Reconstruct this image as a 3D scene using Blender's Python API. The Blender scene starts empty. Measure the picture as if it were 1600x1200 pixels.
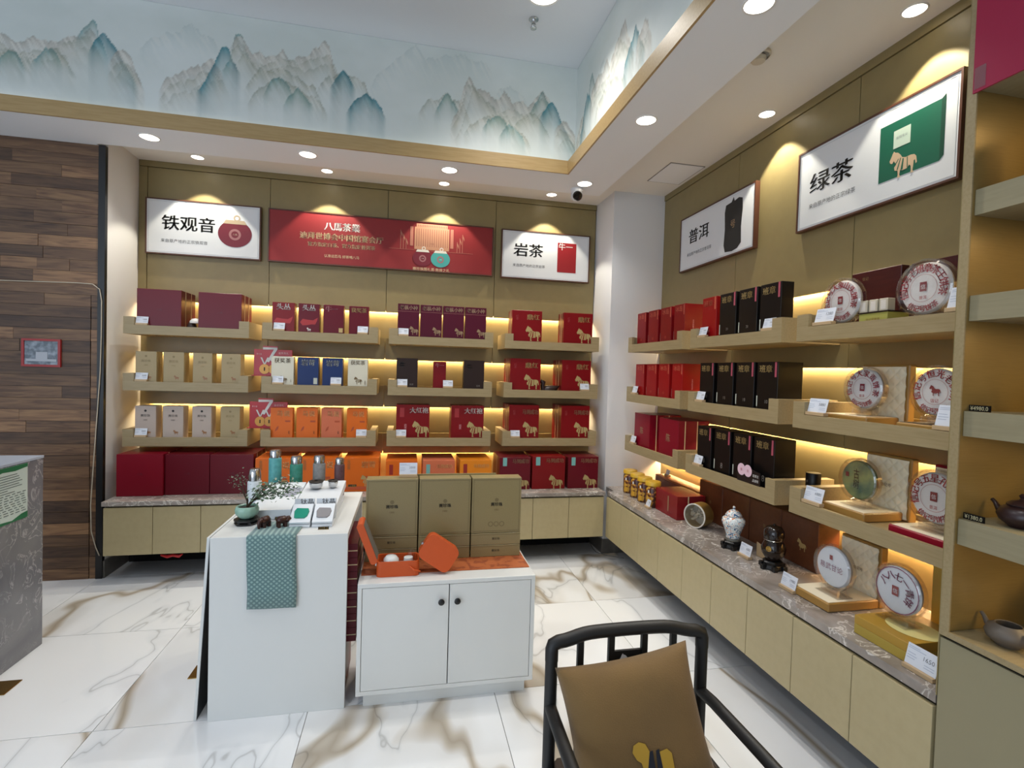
import bpy, bmesh, math, random
import numpy as np
from mathutils import Matrix, Vector
sc = bpy.context.scene
COL = sc.collection
random.seed(7)
R = math.radians
# ------------------------------------------------------------------ camera
yaw, pitch, roll, FPX = 0.20575626, -0.02598149, 0.02968787, 794.434
CAM = np.array([-2.05175, -4.26839, 1.46899])
def _basis():
    cy, sy = math.cos(yaw), math.sin(yaw); cp, sp = math.cos(pitch), math.sin(pitch)
    f = np.array([sy*cp, cy*cp, sp]); r = np.array([cy, -sy, 0]); u = np.cross(r, f)
    return r*math.cos(roll)+u*math.sin(roll), -r*math.sin(roll)+u*math.cos(roll), f
BR, BU, BF = _basis()
cam = bpy.data.cameras.new('camera'); cam.lens = 36*FPX/1600; cam.sensor_width = 36; cam.clip_start = .02
co = bpy.data.objects.new('camera', cam); COL.objects.link(co)
co.matrix_world = Matrix([[BR[i], BU[i], -BF[i], CAM[i]] for i in range(3)] + [[0, 0, 0, 1]])
sc.camera = co
def P(u, v, ax, val):
    """the point of the plane ax=val where a measured sight line of the survey meets it"""
    d = BF+(u-800)/FPX*BR-(v-600)/FPX*BU; k = 'xyz'.index(ax)
    return Vector(CAM+(val-CAM[k])/d[k]*d)
# ------------------------------------------------------------------ world, exposure, lights
wd = bpy.data.worlds.new('mall_daylight'); sc.world = wd; wd.use_nodes = True
bg = wd.node_tree.nodes['Background']; bg.inputs[0].default_value = (.70, .80, .93, 1); bg.inputs[1].default_value = .66
sc.view_settings.view_transform = 'Standard'; sc.view_settings.look = 'None'
sc.view_settings.gamma = 1; sc.view_settings.use_curve_mapping = False; sc.view_settings.exposure = 0.0
try:
    sc.cycles.max_bounces = 8; sc.cycles.diffuse_bounces = 4; sc.cycles.caustics_reflective = False; sc.cycles.caustics_refractive = False
    sc.cycles.sample_clamp_indirect = 6
except Exception: pass
WARM = (1, .76, .44); AMBER = (1, .64, .30); NEUT = (1, .96, .90); COOL = (.86, .96, 1)
def area(name, loc, sx, sy, power, col, rot=(0, 0, 0), spread=180):
    l = bpy.data.lights.new(name, 'AREA'); l.shape = 'RECTANGLE'; l.size = sx; l.size_y = sy; l.energy = power; l.color = col; l.spread = R(spread)
    o = bpy.data.objects.new(name, l); COL.objects.link(o); o.location = loc; o.rotation_euler = rot; return o
def spot(name, loc, power, col, angle, blend=.4, target=None, rad=.03):
    l = bpy.data.lights.new(name, 'SPOT'); l.energy = power; l.color = col; l.spot_size = R(angle); l.spot_blend = blend; l.shadow_soft_size = rad
    o = bpy.data.objects.new(name, l); COL.objects.link(o); o.location = loc
    if target is not None: o.rotation_euler = (Vector(target)-Vector(loc)).to_track_quat('-Z', 'Y').to_euler()
    return o
H0, H1, HM = 2.86, 2.94, 3.605          # soffit, raised edge strip, upper ceiling
BANDS = [1.915, 1.53, 1.145, .765]      # lower edges of the panel bands that hide the strip lights
LEDP = [24, 19, 19, 20]
for i, z in enumerate(BANDS):
    area('back_shelf_strip_light', (-2.23, .036, z+.012), 3.4, .014, LEDP[i], WARM if i < 3 else AMBER)
    area('right_shelf_strip_light', (.036, -1.72, z+.012), .014, 2.62, LEDP[i]*.85, WARM if i < 3 else AMBER)
DL0 = [(-3.657, -.65), (-2.724, -.65), (-1.789, -.65), (-.80, -.67), (-.80, -1.651), (-.80, -2.56)]
DL1 = [(-3.56, -.17), (-2.674, -.165), (-1.792, -.155), (-.905, -.157), (-.12, -1.74), (-.12, -2.58)]
for x, y in DL0: spot('downlight_beam', (x, y, H0-.02), 26, NEUT, 120, .9)
for i, (x, y) in enumerate(DL1):
    tgt = (x, y, 0)
    spot('wallwash_beam', (x, y, H1-.03), 30 if i < 4 else 34, (1, .94, .78), 88, .22, tgt, .010)
spot('downlight_beam', (-1.34, -1.42, HM-.02), 60, (1, .95, .88), 130, .9)
for x, y in ((-2.6, -2.6), (-3.9, -2.4), (-3.8, -4.3), (-1.4, -3.6)): spot('downlight_beam', (x, y, HM-.02), 37, (.95, .97, 1), 140, .9)
area('mural_cove_light', (-3.2, -.797, 2.925), 4.4, .01, 1.6, COOL, (R(180+14), 0, 0))
area('mural_cove_light', (-.943, -3.4, 2.925), .02, 5.0, 2.4, COOL, (R(180), R(-14), 0))
area('shop_window_daylight', (-5.6, -6.4, 1.7), 3.6, 2.6, 88, (.76, .87, 1), (R(78), 0, R(-32)))
BKZ = [2.29, 1.94, 1.64, 1.31, .99]
for z in BKZ: area('cabinet_lamp', (-.25, -3.55, z), .10, .5, 2.2, (1, .74, .38))
# ------------------------------------------------------------------ materials
def lin(c):
    if isinstance(c, str): c = tuple(int(c[i:i+2], 16)/255 for i in (0, 2, 4))
    return tuple(x/12.92 if x <= .04045 else ((x+.055)/1.055)**2.4 for x in c)+(1,)
MC = {}
def M(name, col=None, rough=.5, metal=0, spec=.5, emit=0, coat=0, noise=None, bump=None, sheen=0):
    """noise=(scale,(sx,sy,sz),second colour,amount) ; bump=(scale,strength)"""
    if name in MC: return MC[name]
    if col is None: print('MISSING COLOUR', name); col = '808080'
    m = bpy.data.materials.new(name); m.use_nodes = True; MC[name] = m
    nt = m.node_tree; b = nt.nodes['Principled BSDF']; N = nt.nodes.new; L = nt.links.new
    b.inputs['Base Color'].default_value = lin(col); b.inputs['Roughness'].default_value = rough; b.inputs['Metallic'].default_value = metal
    b.inputs['Specular IOR Level'].default_value = spec; b.inputs['Coat Weight'].default_value = coat; b.inputs['Sheen Weight'].default_value = sheen
    if emit: b.inputs['Emission Color'].default_value = lin(col); b.inputs['Emission Strength'].default_value = emit
    if noise or bump:
        tc = N('ShaderNodeTexCoord')
    if noise:
        mp = N('ShaderNodeMapping'); mp.inputs['Scale'].default_value = noise[1]; L(tc.outputs['Object'], mp.inputs[0])
        n = N('ShaderNodeTexNoise'); n.inputs['Scale'].default_value = noise[0]; n.inputs['Detail'].default_value = 5; L(mp.outputs[0], n.inputs[0])
        mx = N('ShaderNodeMix'); mx.data_type = 'RGBA'; mx.inputs[6].default_value = lin(col); mx.inputs[7].default_value = lin(noise[2])
        mr = N('ShaderNodeMapRange'); mr.inputs[1].default_value = .4; mr.inputs[2].default_value = .7; mr.inputs[4].default_value = noise[3]
        L(n.outputs[0], mr.inputs[0]); L(mr.outputs[0], mx.inputs[0]); L(mx.outputs[2], b.inputs['Base Color'])
    if bump:
        n2 = N('ShaderNodeTexNoise'); n2.inputs['Scale'].default_value = bump[0]; n2.inputs['Detail'].default_value = 4; L(tc.outputs['Object'], n2.inputs[0])
        bp = N('ShaderNodeBump'); bp.inputs['Strength'].default_value = bump[1]; bp.inputs['Distance'].default_value = .002; L(n2.outputs[0], bp.inputs['Height']); L(bp.outputs[0], b.inputs['Normal'])
    return m
laminate = M('khaki_laminate', '86774f', .42, noise=(14, (1, 1, 1), '7e6f49', .5), bump=(400, .12))
traywood = M('oak_tray', '988764', .45, noise=(9, (1, 14, 14), '8a7954', .7))
doorlam = M('cabinet_laminate', 'aea07a', .4, noise=(30, (1, 1, 1), 'a69872', .5))
goldpanel = M('brushed_gold_panel', '8c7443', .33, metal=.3, noise=(20, (1, 1, 20), '816a3b', .5))
trimwood = M('oak_trim', 'a98e60', .4, noise=(8, (1, 12, 12), '977b4c', .6))
white = M('white_plaster', 'd9d7d4', .8, bump=(60, .1))
ceilw = M('ceiling_paint', 'e4e6e8', .9)
ceilu = M('upper_ceiling_paint', 'c9cdd2', .9)
black = M('black_metal', '0b0b0c', .4)
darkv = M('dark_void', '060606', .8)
whitelam = M('white_laminate', 'd3d5d3', .45)
stonebase = M('grey_skirting_stone', '5d5a55', .3, noise=(12, (1, 1, 1), '74706a', .7))
gold = M('gold_print', 'b89e68', .45, metal=.2)
palegold = M('pale_gold_print', 'd6c096', .5)
whiteprint = M('white_print', 'd8d4cf', .6)
inkblack = M('black_print', '15120f', .6)
redprint = M('red_print', 'a32a35', .6)
greyink = M('grey_print', '6d7078', .6)
bluegrey = M('bluegrey_print', '98a4b8', .6)
brass = M('brass', 'b08d4a', .25, metal=1)
chrome = M('chrome', 'c8c8c8', .15, metal=1)
paper = M('paper_card', 'cfd4dd', .5)
cardwood = M('card_wood', 'b49a76', .5)
lampglow = M('lamp_glow', 'fff6e6', .5, emit=9)
def clear(name, fac=.10, tint=(1, 1, 1, 1)):
    m = bpy.data.materials.new(name); m.use_nodes = True; nt = m.node_tree; nt.nodes.clear()
    o = nt.nodes.new('ShaderNodeOutputMaterial'); mx = nt.nodes.new('ShaderNodeMixShader'); t = nt.nodes.new('ShaderNodeBsdfTransparent'); g = nt.nodes.new('ShaderNodeBsdfGlossy')
    t.inputs[0].default_value = tint; g.inputs['Roughness'].default_value = .04; mx.inputs[0].default_value = fac
    nt.links.new(t.outputs[0], mx.inputs[1]); nt.links.new(g.outputs[0], mx.inputs[2]); nt.links.new(mx.outputs[0], o.inputs[0]); return m
acrylic = clear('clear_acrylic', .09, (.97, .97, .97, 1)); acrylic_rim = clear('acrylic_rim', .16, (.95, .94, .93, 1))
def ramp_mat(name, rough, build):
    m = bpy.data.materials.new(name); m.use_nodes = True; nt = m.node_tree; b = nt.nodes['Principled BSDF']; b.inputs['Roughness'].default_value = rough
    build(nt, b); MC[name] = m; return m
def ramp(nt, stops):
    r = nt.nodes.new('ShaderNodeValToRGB'); e = r.color_ramp.elements
    e[0].position, e[0].color = stops[0][0], lin(stops[0][1]); e[1].position, e[1].color = stops[-1][0], lin(stops[-1][1])
    for p, c in stops[1:-1]:
        k = e.new(p); k.color = lin(c)
    return r
def noise_node(nt, vec, scale, detail=6, dist=0.):
    n = nt.nodes.new('ShaderNodeTexNoise'); n.inputs['Scale'].default_value = scale; n.inputs['Detail'].default_value = detail; n.inputs['Distortion'].default_value = dist
    if vec is not None: nt.links.new(vec, n.inputs[0])
    return n
def marble(nt, b):
    N, L = nt.nodes.new, nt.links.new
    g = N('ShaderNodeNewGeometry'); oi = N('ShaderNodeObjectInfo')
    mp = N('ShaderNodeMapping'); mp.inputs['Rotation'].default_value = (0, 0, R(-38)); mp.inputs['Scale'].default_value = (1.0, .42, 1); L(g.outputs['Position'], mp.inputs[0])
    ml = N('ShaderNodeMath'); ml.operation = 'MULTIPLY'; ml.inputs[1].default_value = 7.; L(oi.outputs['Random'], ml.inputs[0])
    ad = N('ShaderNodeVectorMath'); ad.operation = 'ADD'; L(mp.outputs[0], ad.inputs[0])
    cb = N('ShaderNodeCombineXYZ'); L(ml.outputs[0], cb.inputs[0]); L(ml.outputs[0], cb.inputs[2]); L(cb.outputs[0], ad.inputs[1])
    n1 = noise_node(nt, ad.outputs[0], .62, 4, .35)
    s = N('ShaderNodeMath'); s.operation = 'SUBTRACT'; s.inputs[1].default_value = .5; L(n1.outputs[0], s.inputs[0])
    a = N('ShaderNodeMath'); a.operation = 'ABSOLUTE'; L(s.outputs[0], a.inputs[0])
    r1 = ramp(nt, [(0, 'a59b8b'), (.004, 'b8afa2'), (.011, 'dcdcdb'), (.04, 'e6e8ea')]); L(a.outputs[0], r1.inputs[0])
    n2 = noise_node(nt, ad.outputs[0], 1.5, 4, .4)
    s2 = N('ShaderNodeMath'); s2.operation = 'SUBTRACT'; s2.inputs[1].default_value = .47; L(n2.outputs[0], s2.inputs[0])
    a2 = N('ShaderNodeMath'); a2.operation = 'ABSOLUTE'; L(s2.outputs[0], a2.inputs[0])
    r2 = ramp(nt, [(0, 'd2d2d2'), (.004, 'f4f5f6'), (.02, 'ffffff')]); L(a2.outputs[0], r2.inputs[0])
    mx = N('ShaderNodeMix'); mx.data_type = 'RGBA'; mx.blend_type = 'MULTIPLY'; mx.inputs[0].default_value = 1; L(r1.outputs[0], mx.inputs[6]); L(r2.outputs[0], mx.inputs[7])
    L(mx.outputs[2], b.inputs['Base Color']); b.inputs['Specular IOR Level'].default_value = .6
marble_m = ramp_mat('white_marble_tile', .10, marble)
def stonef(c0, c1, c2):
    def f(nt, b):
        N, L = nt.nodes.new, nt.links.new
        g = N('ShaderNodeNewGeometry')
        n0 = noise_node(nt, g.outputs['Position'], 4, 6, 1.2); r0 = ramp(nt, [(.35, c0), (.65, c1)]); L(n0.outputs[0], r0.inputs[0])
        n1 = noise_node(nt, g.outputs['Position'], 9, 8, 2.2)
        s = N('ShaderNodeMath'); s.operation = 'SUBTRACT'; s.inputs[1].default_value = .56; L(n1.outputs[0], s.inputs[0])
        a = N('ShaderNodeMath'); a.operation = 'ABSOLUTE'; L(s.outputs[0], a.inputs[0])
        r1 = ramp(nt, [(0, 'ffffff'), (.032, '000000')]); L(a.outputs[0], r1.inputs[0])
        n3 = noise_node(nt, g.outputs['Position'], 3, 2); r3 = ramp(nt, [(.36, '000000'), (.52, 'ffffff')]); L(n3.outputs[0], r3.inputs[0])
        ml = N('ShaderNodeMath'); ml.operation = 'MULTIPLY'; L(r1.outputs[0], ml.inputs[0]); L(r3.outputs[0], ml.inputs[1])
        mx = N('ShaderNodeMix'); mx.data_type = 'RGBA'; mx.inputs[7].default_value = lin(c2); L(ml.outputs[0], mx.inputs[0]); L(r0.outputs[0], mx.inputs[6]); L(mx.outputs[2], b.inputs['Base Color'])
    return f
stone_top = ramp_mat('grey_counter_stone', .13, stonef('837a72', 'a09891', 'd6d0c8'))
stone_grey = ramp_mat('dark_grey_stone', .18, stonef('6b6b70', '7c7b7e', 'a8a6a6'))
def plankf(nt, b):
    N, L = nt.nodes.new, nt.links.new
    tc = N('ShaderNodeTexCoord'); oi = N('ShaderNodeObjectInfo')
    cb = N('ShaderNodeCombineXYZ'); ml = N('ShaderNodeMath'); ml.operation = 'MULTIPLY'; ml.inputs[1].default_value = 40; L(oi.outputs['Random'], ml.inputs[0]); L(ml.outputs[0], cb.inputs[1]); L(ml.outputs[0], cb.inputs[0])
    ad = N('ShaderNodeVectorMath'); L(tc.outputs['Object'], ad.inputs[0]); L(cb.outputs[0], ad.inputs[1])
    mp = N('ShaderNodeMapping'); mp.inputs['Scale'].default_value = (2.2, 8, 22); L(ad.outputs[0], mp.inputs[0])
    n = noise_node(nt, mp.outputs[0], 1.6, 6, 1.4); r = ramp(nt, [(.28, '674a35'), (.5, '957557'), (.72, 'b08f69')]); L(n.outputs[0], r.inputs[0])
    rr = ramp(nt, [(0, '7c7068'), (.5, 'b8ada4'), (1, 'ecdfd2')]); L(oi.outputs['Random'], rr.inputs[0])
    mx = N('ShaderNodeMix'); mx.data_type = 'RGBA'; mx.blend_type = 'MULTIPLY'; mx.inputs[0].default_value = 1; L(r.outputs[0], mx.inputs[6]); L(rr.outputs[0], mx.inputs[7]); L(mx.outputs[2], b.inputs['Base Color'])
plank_m = ramp_mat('mixed_wood_plank', .5, plankf)
def towelf(nt, b):
    N, L = nt.nodes.new, nt.links.new
    tc = N('ShaderNodeTexCoord'); mp = N('ShaderNodeMapping'); mp.inputs['Scale'].default_value = (70, 1, 78); L(tc.outputs['Object'], mp.inputs[0])
    w = N('ShaderNodeTexWave'); w.bands_direction = 'DIAGONAL'; w.inputs['Scale'].default_value = .42; w.inputs['Distortion'].default_value = .0; L(mp.outputs[0], w.inputs[0])
    mp2 = N('ShaderNodeMapping'); mp2.inputs['Scale'].default_value = (-70, 1, 78); L(tc.outputs['Object'], mp2.inputs[0])
    w2 = N('ShaderNodeTexWave'); w2.bands_direction = 'DIAGONAL'; w2.inputs['Scale'].default_value = .42; L(mp2.outputs[0], w2.inputs[0])
    mn = N('ShaderNodeMath'); mn.operation = 'MULTIPLY'; L(w.outputs[1], mn.inputs[0]); L(w2.outputs[1], mn.inputs[1])
    r = ramp(nt, [(.05, '567577'), (.35, '76938f'), (.8, '8aa6a1')]); L(mn.outputs[0], r.inputs[0]); L(r.outputs[0], b.inputs['Base Color']); b.inputs['Sheen Weight'].default_value = .3
towel_m = ramp_mat('scallop_patterned_towel', .8, towelf)
def vasef(nt, b):
    N, L = nt.nodes.new, nt.links.new
    tc = N('ShaderNodeTexCoord'); n = noise_node(nt, tc.outputs['Object'], 55, 3, 1.5); r = ramp(nt, [(.40, '3d5f86'), (.46, 'dfe6e4'), (.58, 'e9ece6'), (.62, 'c9552a'), (.70, 'd9a055')]); L(n.outputs[0], r.inputs[0]); L(r.outputs[0], b.inputs['Base Color'])
vase_m = ramp_mat('floral_porcelain', .12, vasef)
def leafclothf(nt, b):
    N, L = nt.nodes.new, nt.links.new
    tc = N('ShaderNodeTexCoord'); n = noise_node(nt, tc.outputs['Object'], 22, 3, .5); r = ramp(nt, [(.5, 'a85a2c'), (.58, '8b431f')]); L(n.outputs[0], r.inputs[0]); L(r.outputs[0], b.inputs['Base Color'])
runner_m = ramp_mat('rust_leaf_cloth', .75, leafclothf)
def jarf(nt, b):
    N, L = nt.nodes.new, nt.links.new
    tc = N('ShaderNodeTexCoord'); n = noise_node(nt, tc.outputs['Object'], 40, 2); r = ramp(nt, [(.47, '3a1408'), (.55, '8a4a12'), (.62, 'c79a3a')]); L(n.outputs[0], r.inputs[0]); L(r.outputs[0], b.inputs['Base Color'])
jar_m = ramp_mat('brown_gold_jar_label', .3, jarf)
# ------------------------------------------------------------------ helpers
def mesh_obj(name, verts, faces, mats, parent=None, loc=(0, 0, 0), mi=None, smooth=False):
    me = bpy.data.meshes.new(name); me.from_pydata([tuple(v) for v in verts], [], faces)
    for m in (mats if isinstance(mats, (list, tuple)) else [mats]): me.materials.append(m)
    if mi is not None: me.polygons.foreach_set('material_index', mi)
    if smooth: me.polygons.foreach_set('use_smooth', [True]*len(me.polygons))
    me.update(); o = bpy.data.objects.new(name, me); COL.objects.link(o); o.location = loc
    if parent: o.parent = parent
    return o
def tag(o, label=None, cat=None, group=None, kind=None):
    if label: o['label'] = label
    if cat: o['category'] = cat
    if group: o['group'] = group
    if kind: o['kind'] = kind
    return o
def thing(name, label, cat, loc, rz=0, group=None):
    o = bpy.data.objects.new(name, None); COL.objects.link(o); o.location = loc; o.rotation_euler = (0, 0, rz); o.empty_display_size = .05
    return tag(o, label, cat, group)
class B:
    def __init__(s): s.v = []; s.f = []
    def add(s, vs, fs):
        n = len(s.v); s.v += [tuple(v) for v in vs]; s.f += [tuple(i+n for i in f) for f in fs]; return s
    def box(s, x0, x1, y0, y1, z0, z1, c=0, mat=None):
        """box; c = chamfer on the vertical-and-horizontal front edges"""
        if c <= 0:
            vs = [(x, y, z) for z in (z0, z1) for y in (y0, y1) for x in (x0, x1)]
            fs = [(0, 2, 3, 1), (4, 5, 7, 6), (0, 1, 5, 4), (2, 6, 7, 3), (0, 4, 6, 2), (1, 3, 7, 5)]
        else:
            bm = bmesh.new(); bmesh.ops.create_cube(bm, size=1)
            for v in bm.verts: v.co = Vector(((x0+x1)/2+v.co.x*(x1-x0), (y0+y1)/2+v.co.y*(y1-y0), (z0+z1)/2+v.co.z*(z1-z0)))
            bmesh.ops.bevel(bm, geom=bm.edges[:], offset=c, segments=1, affect='EDGES', profile=.5)
            bm.verts.index_update(); vs = [v.co.copy() for v in bm.verts]; fs = [tuple(v.index for v in f.verts) for f in bm.faces]; bm.free()
        if mat is not None: vs = [mat @ Vector(v) for v in vs]
        return s.add(vs, fs)
    def lathe(s, prof, n=24, c=(0, 0), lobes=0, amp=0, cap=True):
        vs = []; fs = []; k = len(prof)
        for i in range(n):
            a = 2*math.pi*i/n; q = 1+amp*math.cos(lobes*a) if lobes else 1
            for r, z in prof: vs.append((c[0]+r*q*math.cos(a), c[1]+r*q*math.sin(a), z))
        for i in range(n):
            j = (i+1) % n
            for t in range(k-1): fs.append((i*k+t, j*k+t, j*k+t+1, i*k+t+1))
        if cap and prof[0][0] > 1e-5: fs.append(tuple(i*k for i in reversed(range(n))))
        if cap and prof[-1][0] > 1e-5: fs.append(tuple(i*k+k-1 for i in range(n)))
        return s.add(vs, fs)
    def tube(s, pts, rad, n=8, cap=True, flat=1.):
        pts = [Vector(p) for p in pts]; rads = rad if isinstance(rad, (list, tuple)) else [rad]*len(pts); vs = []; fs = []; up = None
        for i, p in enumerate(pts):
            t = (pts[min(i+1, len(pts)-1)]-pts[max(i-1, 0)]).normalized()
            if up is None: up = Vector((0, 0, 1)) if abs(t.z) < .9 else Vector((0, 1, 0))
            a = t.cross(up).normalized(); up = a.cross(t).normalized()
            for k in range(n):
                g = 2*math.pi*k/n; vs.append(p+a*math.cos(g)*rads[i]+up*math.sin(g)*rads[i]*flat)
        for i in range(len(pts)-1):
            for k in range(n): fs.append((i*n+k, i*n+(k+1) % n, (i+1)*n+(k+1) % n, (i+1)*n+k))
        if cap: fs += [tuple(reversed(range(n))), tuple((len(pts)-1)*n+k for k in range(n))]
        return s.add(vs, fs)
    def prism(s, poly, y0, y1):
        """polygon in x,z extruded along y"""
        n = len(poly); vs = [(x, y0, z) for x, z in poly]+[(x, y1, z) for x, z in poly]
        fs = [tuple(range(n)), tuple(reversed(range(n, 2*n)))]+[(i, i+n, (i+1) % n+n, (i+1) % n) for i in range(n)]
        return s.add(vs, fs)
    def done(s, name, mat, parent=None, loc=(0, 0, 0), smooth=False, **k):
        return mesh_obj(name, s.v, s.f, mat, parent, loc, smooth=smooth, **k)
def autosmooth(o, ang=40):
    me = o.data; me.polygons.foreach_set('use_smooth', [True]*len(me.polygons)); me.set_sharp_from_angle(angle=R(ang)); return o
def bevelmod(o, w, seg=2):
    m = o.modifiers.new('bevel', 'BEVEL'); m.width = w; m.segments = seg; m.limit_method = 'ANGLE'; m.angle_limit = R(40); return o
def BOX(name, x0, x1, y0, y1, z0, z1, mat, parent=None, c=0, kind=None):
    o = B().box(x0, x1, y0, y1, z0, z1, c).done(name, mat, parent)
    if kind: o['kind'] = kind
    return o
# text -> flat meshes
TX = {}
def glyphs(body, bold=0.0):
    k = (body, bold)
    if k in TX: return TX[k]
    c = bpy.data.curves.new('t', 'FONT'); c.body = body; c.size = 1; c.resolution_u = 2; c.space_line = .95
    o = bpy.data.objects.new('t', c); COL.objects.link(o); dg = bpy.context.evaluated_depsgraph_get(); dg.update()
    me = bpy.data.meshes.new_from_object(o.evaluated_get(dg)); v = [tuple(q.co) for q in me.vertices]; f = [tuple(p.vertices) for p in me.polygons]
    if bold >= .015 and v:
        n0 = len(v); sh = [(-bold, -bold*.3), (bold, bold*.3)]; v0, f0 = v, f; v, f = [], []
        for q, (dx, dy) in enumerate(sh): v += [(p[0]+dx, p[1]+dy, 0) for p in v0]; f += [tuple(i+q*n0 for i in g) for g in f0]
    bpy.data.objects.remove(o); bpy.data.curves.remove(c); bpy.data.meshes.remove(me)
    a = np.array(v) if v else np.zeros((1, 3)); mn = a.min(0); mxx = a.max(0); TX[k] = (a-(mn+mxx)/2, f, mxx-mn); return TX[k]
def text(parent, name, body, cx, cz, width, mat, height=None, y=-.0009, bold=.012, vert=False):
    if vert: body = '\n'.join(body)
    a, f, d = glyphs(body, bold); sx = width/d[0]; sz = height/d[1] if height else sx
    return mesh_obj(name, [(cx+p[0]*sx, y, cz+p[1]*sz) for p in a], f, mat, parent)
def arc_text(parent, name, body, cx, cz, r, a0, a1, size, mat, y, flip=False):
    b = B(); n = len(body)
    for i, ch in enumerate(body):
        a, f, d = glyphs(ch, .03); t = a0+(a1-a0)*(i/(n-1) if n > 1 else .5); s = size/.93
        th = R(t); rot = th-math.pi/2 if not flip else th+math.pi/2
        px, pz = cx+r*math.cos(th), cz+r*math.sin(th); cr, sr = math.cos(rot), math.sin(rot)
        b.add([(px+(p[0]*cr-p[1]*sr)*s, y, pz+(p[0]*sr+p[1]*cr)*s) for p in a], f)
    return b.done(name, mat, parent)
HORSE = [(.05,.62),(.02,.70),(.08,.82),(.12,.92),(.17,1.0),(.22,.94),(.32,.90),(.41,.80),(.48,.68),(.60,.63),(.78,.64),(.90,.61),(.97,.52),(1.,.30),(.955,.27),(.93,.42),(.89,.40),(.88,.25),(.86,.08),(.90,0),(.79,0),(.80,.10),(.79,.25),(.74,.31),(.66,.22),(.5,.21),(.42,.25),(.40,.10),(.44,0),(.33,0),(.345,.12),(.33,.26),(.22,.30),(.20,.42),(.27,.50),(.22,.58),(.18,.66),(.12,.58)]
STR = [[(.19,.47),(.30,.55),(.36,.66),(.34,.68),(.28,.58),(.18,.50)], [(.44,.24),(.52,.24),(.54,.62),(.50,.63)], [(.30,.30),(.34,.29),(.44,.66),(.42,.70)], [(.66,.24),(.69,.26),(.68,.62),(.65,.62)]]
def horse(parent, cx, cz, size, mat, bg, name='horse_emblem', y=-.0009, stripes=True):
    v = []; f = []; mi = []
    for k, poly in enumerate([HORSE]+(STR if stripes else [])):
        n = len(v); yy = y if k == 0 else y-.0006
        v += [(cx+(p-.5)*size, yy, cz+(q-.5)*size*.95) for p, q in poly]; f.append(tuple(range(n, n+len(poly)))); mi.append(0 if k == 0 else 1)
    return mesh_obj(name, v, f, [mat, bg], parent, mi=mi)
def rect(parent, name, cx, cz, w, h, mat, y=-.0007): return mesh_obj(name, [(cx-w/2, y, cz-h/2), (cx+w/2, y, cz-h/2), (cx+w/2, y, cz+h/2), (cx-w/2, y, cz+h/2)], [(0, 1, 2, 3)], mat, parent)
def disc(parent, name, cx, cz, r, mat, y=-.0007, n=28, rin=0):
    a = [2*math.pi*i/n for i in range(n)]
    if rin: return mesh_obj(name, [(cx+q*math.cos(t), y, cz+q*math.sin(t)) for q in (r, rin) for t in a], [(i, (i+1) % n, (i+1) % n+n, i+n) for i in range(n)], mat, parent)
    return mesh_obj(name, [(cx+r*math.cos(t), y, cz+r*math.sin(t)) for t in a], [tuple(range(n))], mat, parent)
# wall frames: a runs to the right along the wall as seen, b into the wall
def W(fr, a, b, z): return (a, b, z) if fr == 'B' else (b, -a, z)
RZ = {'B': 0, 'R': -math.pi/2}
#==================================================================== STRUCTURE
XL, XP, YP = -4.01, -.444, -.383
fl = tag(BOX('floor', -7.2, .3, -7.2, .3, -.06, -.004, M('grout', '8d8a86', .7)), kind='structure')
gx = [-.02-.802*k for k in range(-0, 9)]; gy = [.42-.8115*k for k in range(10)]
tile = None
for i in range(len(gx)):
    for j in range(len(gy)-1):
        if tile is None:
            tile = B().box(-.3995, .3995, -.4043, .4043, -.012, 0).done('tile', marble_m, fl); t = tile
        else: t = tile.copy(); COL.objects.link(t); t.parent = fl
        t.location = (gx[i]-.401+.0, gy[j]-.40575, 0)
# fix rightmost sliver under the right cabinets
t = B().box(-.018, .3, -7.0, .3, -.012, 0).done('tile', marble_m, fl)
# ceiling
cl = tag(B().box(-7.2, .3, -7.2, .3, HM, HM+.05).done('ceiling', ceilu), kind='structure')
B().box(-.966, -.60, -7.2, -.4501, H0, H0+.05).box(-7.2, -.966, -.803, -.4501, H0, H0+.05).box(-7.2, -4.0505, -.45, -.36, H0, H0+.05).done('soffit', ceilw, cl)
B().box(-.5999, .1, -7.2, .1, H1, H1+.05).box(-4.05, -.60, -.45, .1, H1, H1+.05).box(-.5999, -.595, -7.2, -.45, H0+.001, H1-.0005).box(-4.05, -.60, -.4499, -.445, H0+.001, H1-.0005).done('soffit_edge_strip', M('edge_strip_paint', 'e0ded8', .9), cl)
mw = tag(B().box(-7.2, -.92, -.79, -.76, H0+.05, HM).box(-.92, -.89, -7.2, -.79, H0+.05, HM).done('wall_coffer', M('mural_base', 'c6d2d0', .8)), kind='structure')
tr = tag(B().box(-7.2, -.9665, -.815, -.8035, H0-.001, 2.95).done('trim_1', trimwood), kind='structure')
tr2 = tag(B().box(-.978, -.9665, -7.2, -.8155, H0-.001, 2.95).done('trim_2', trimwood), kind='structure')
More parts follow.
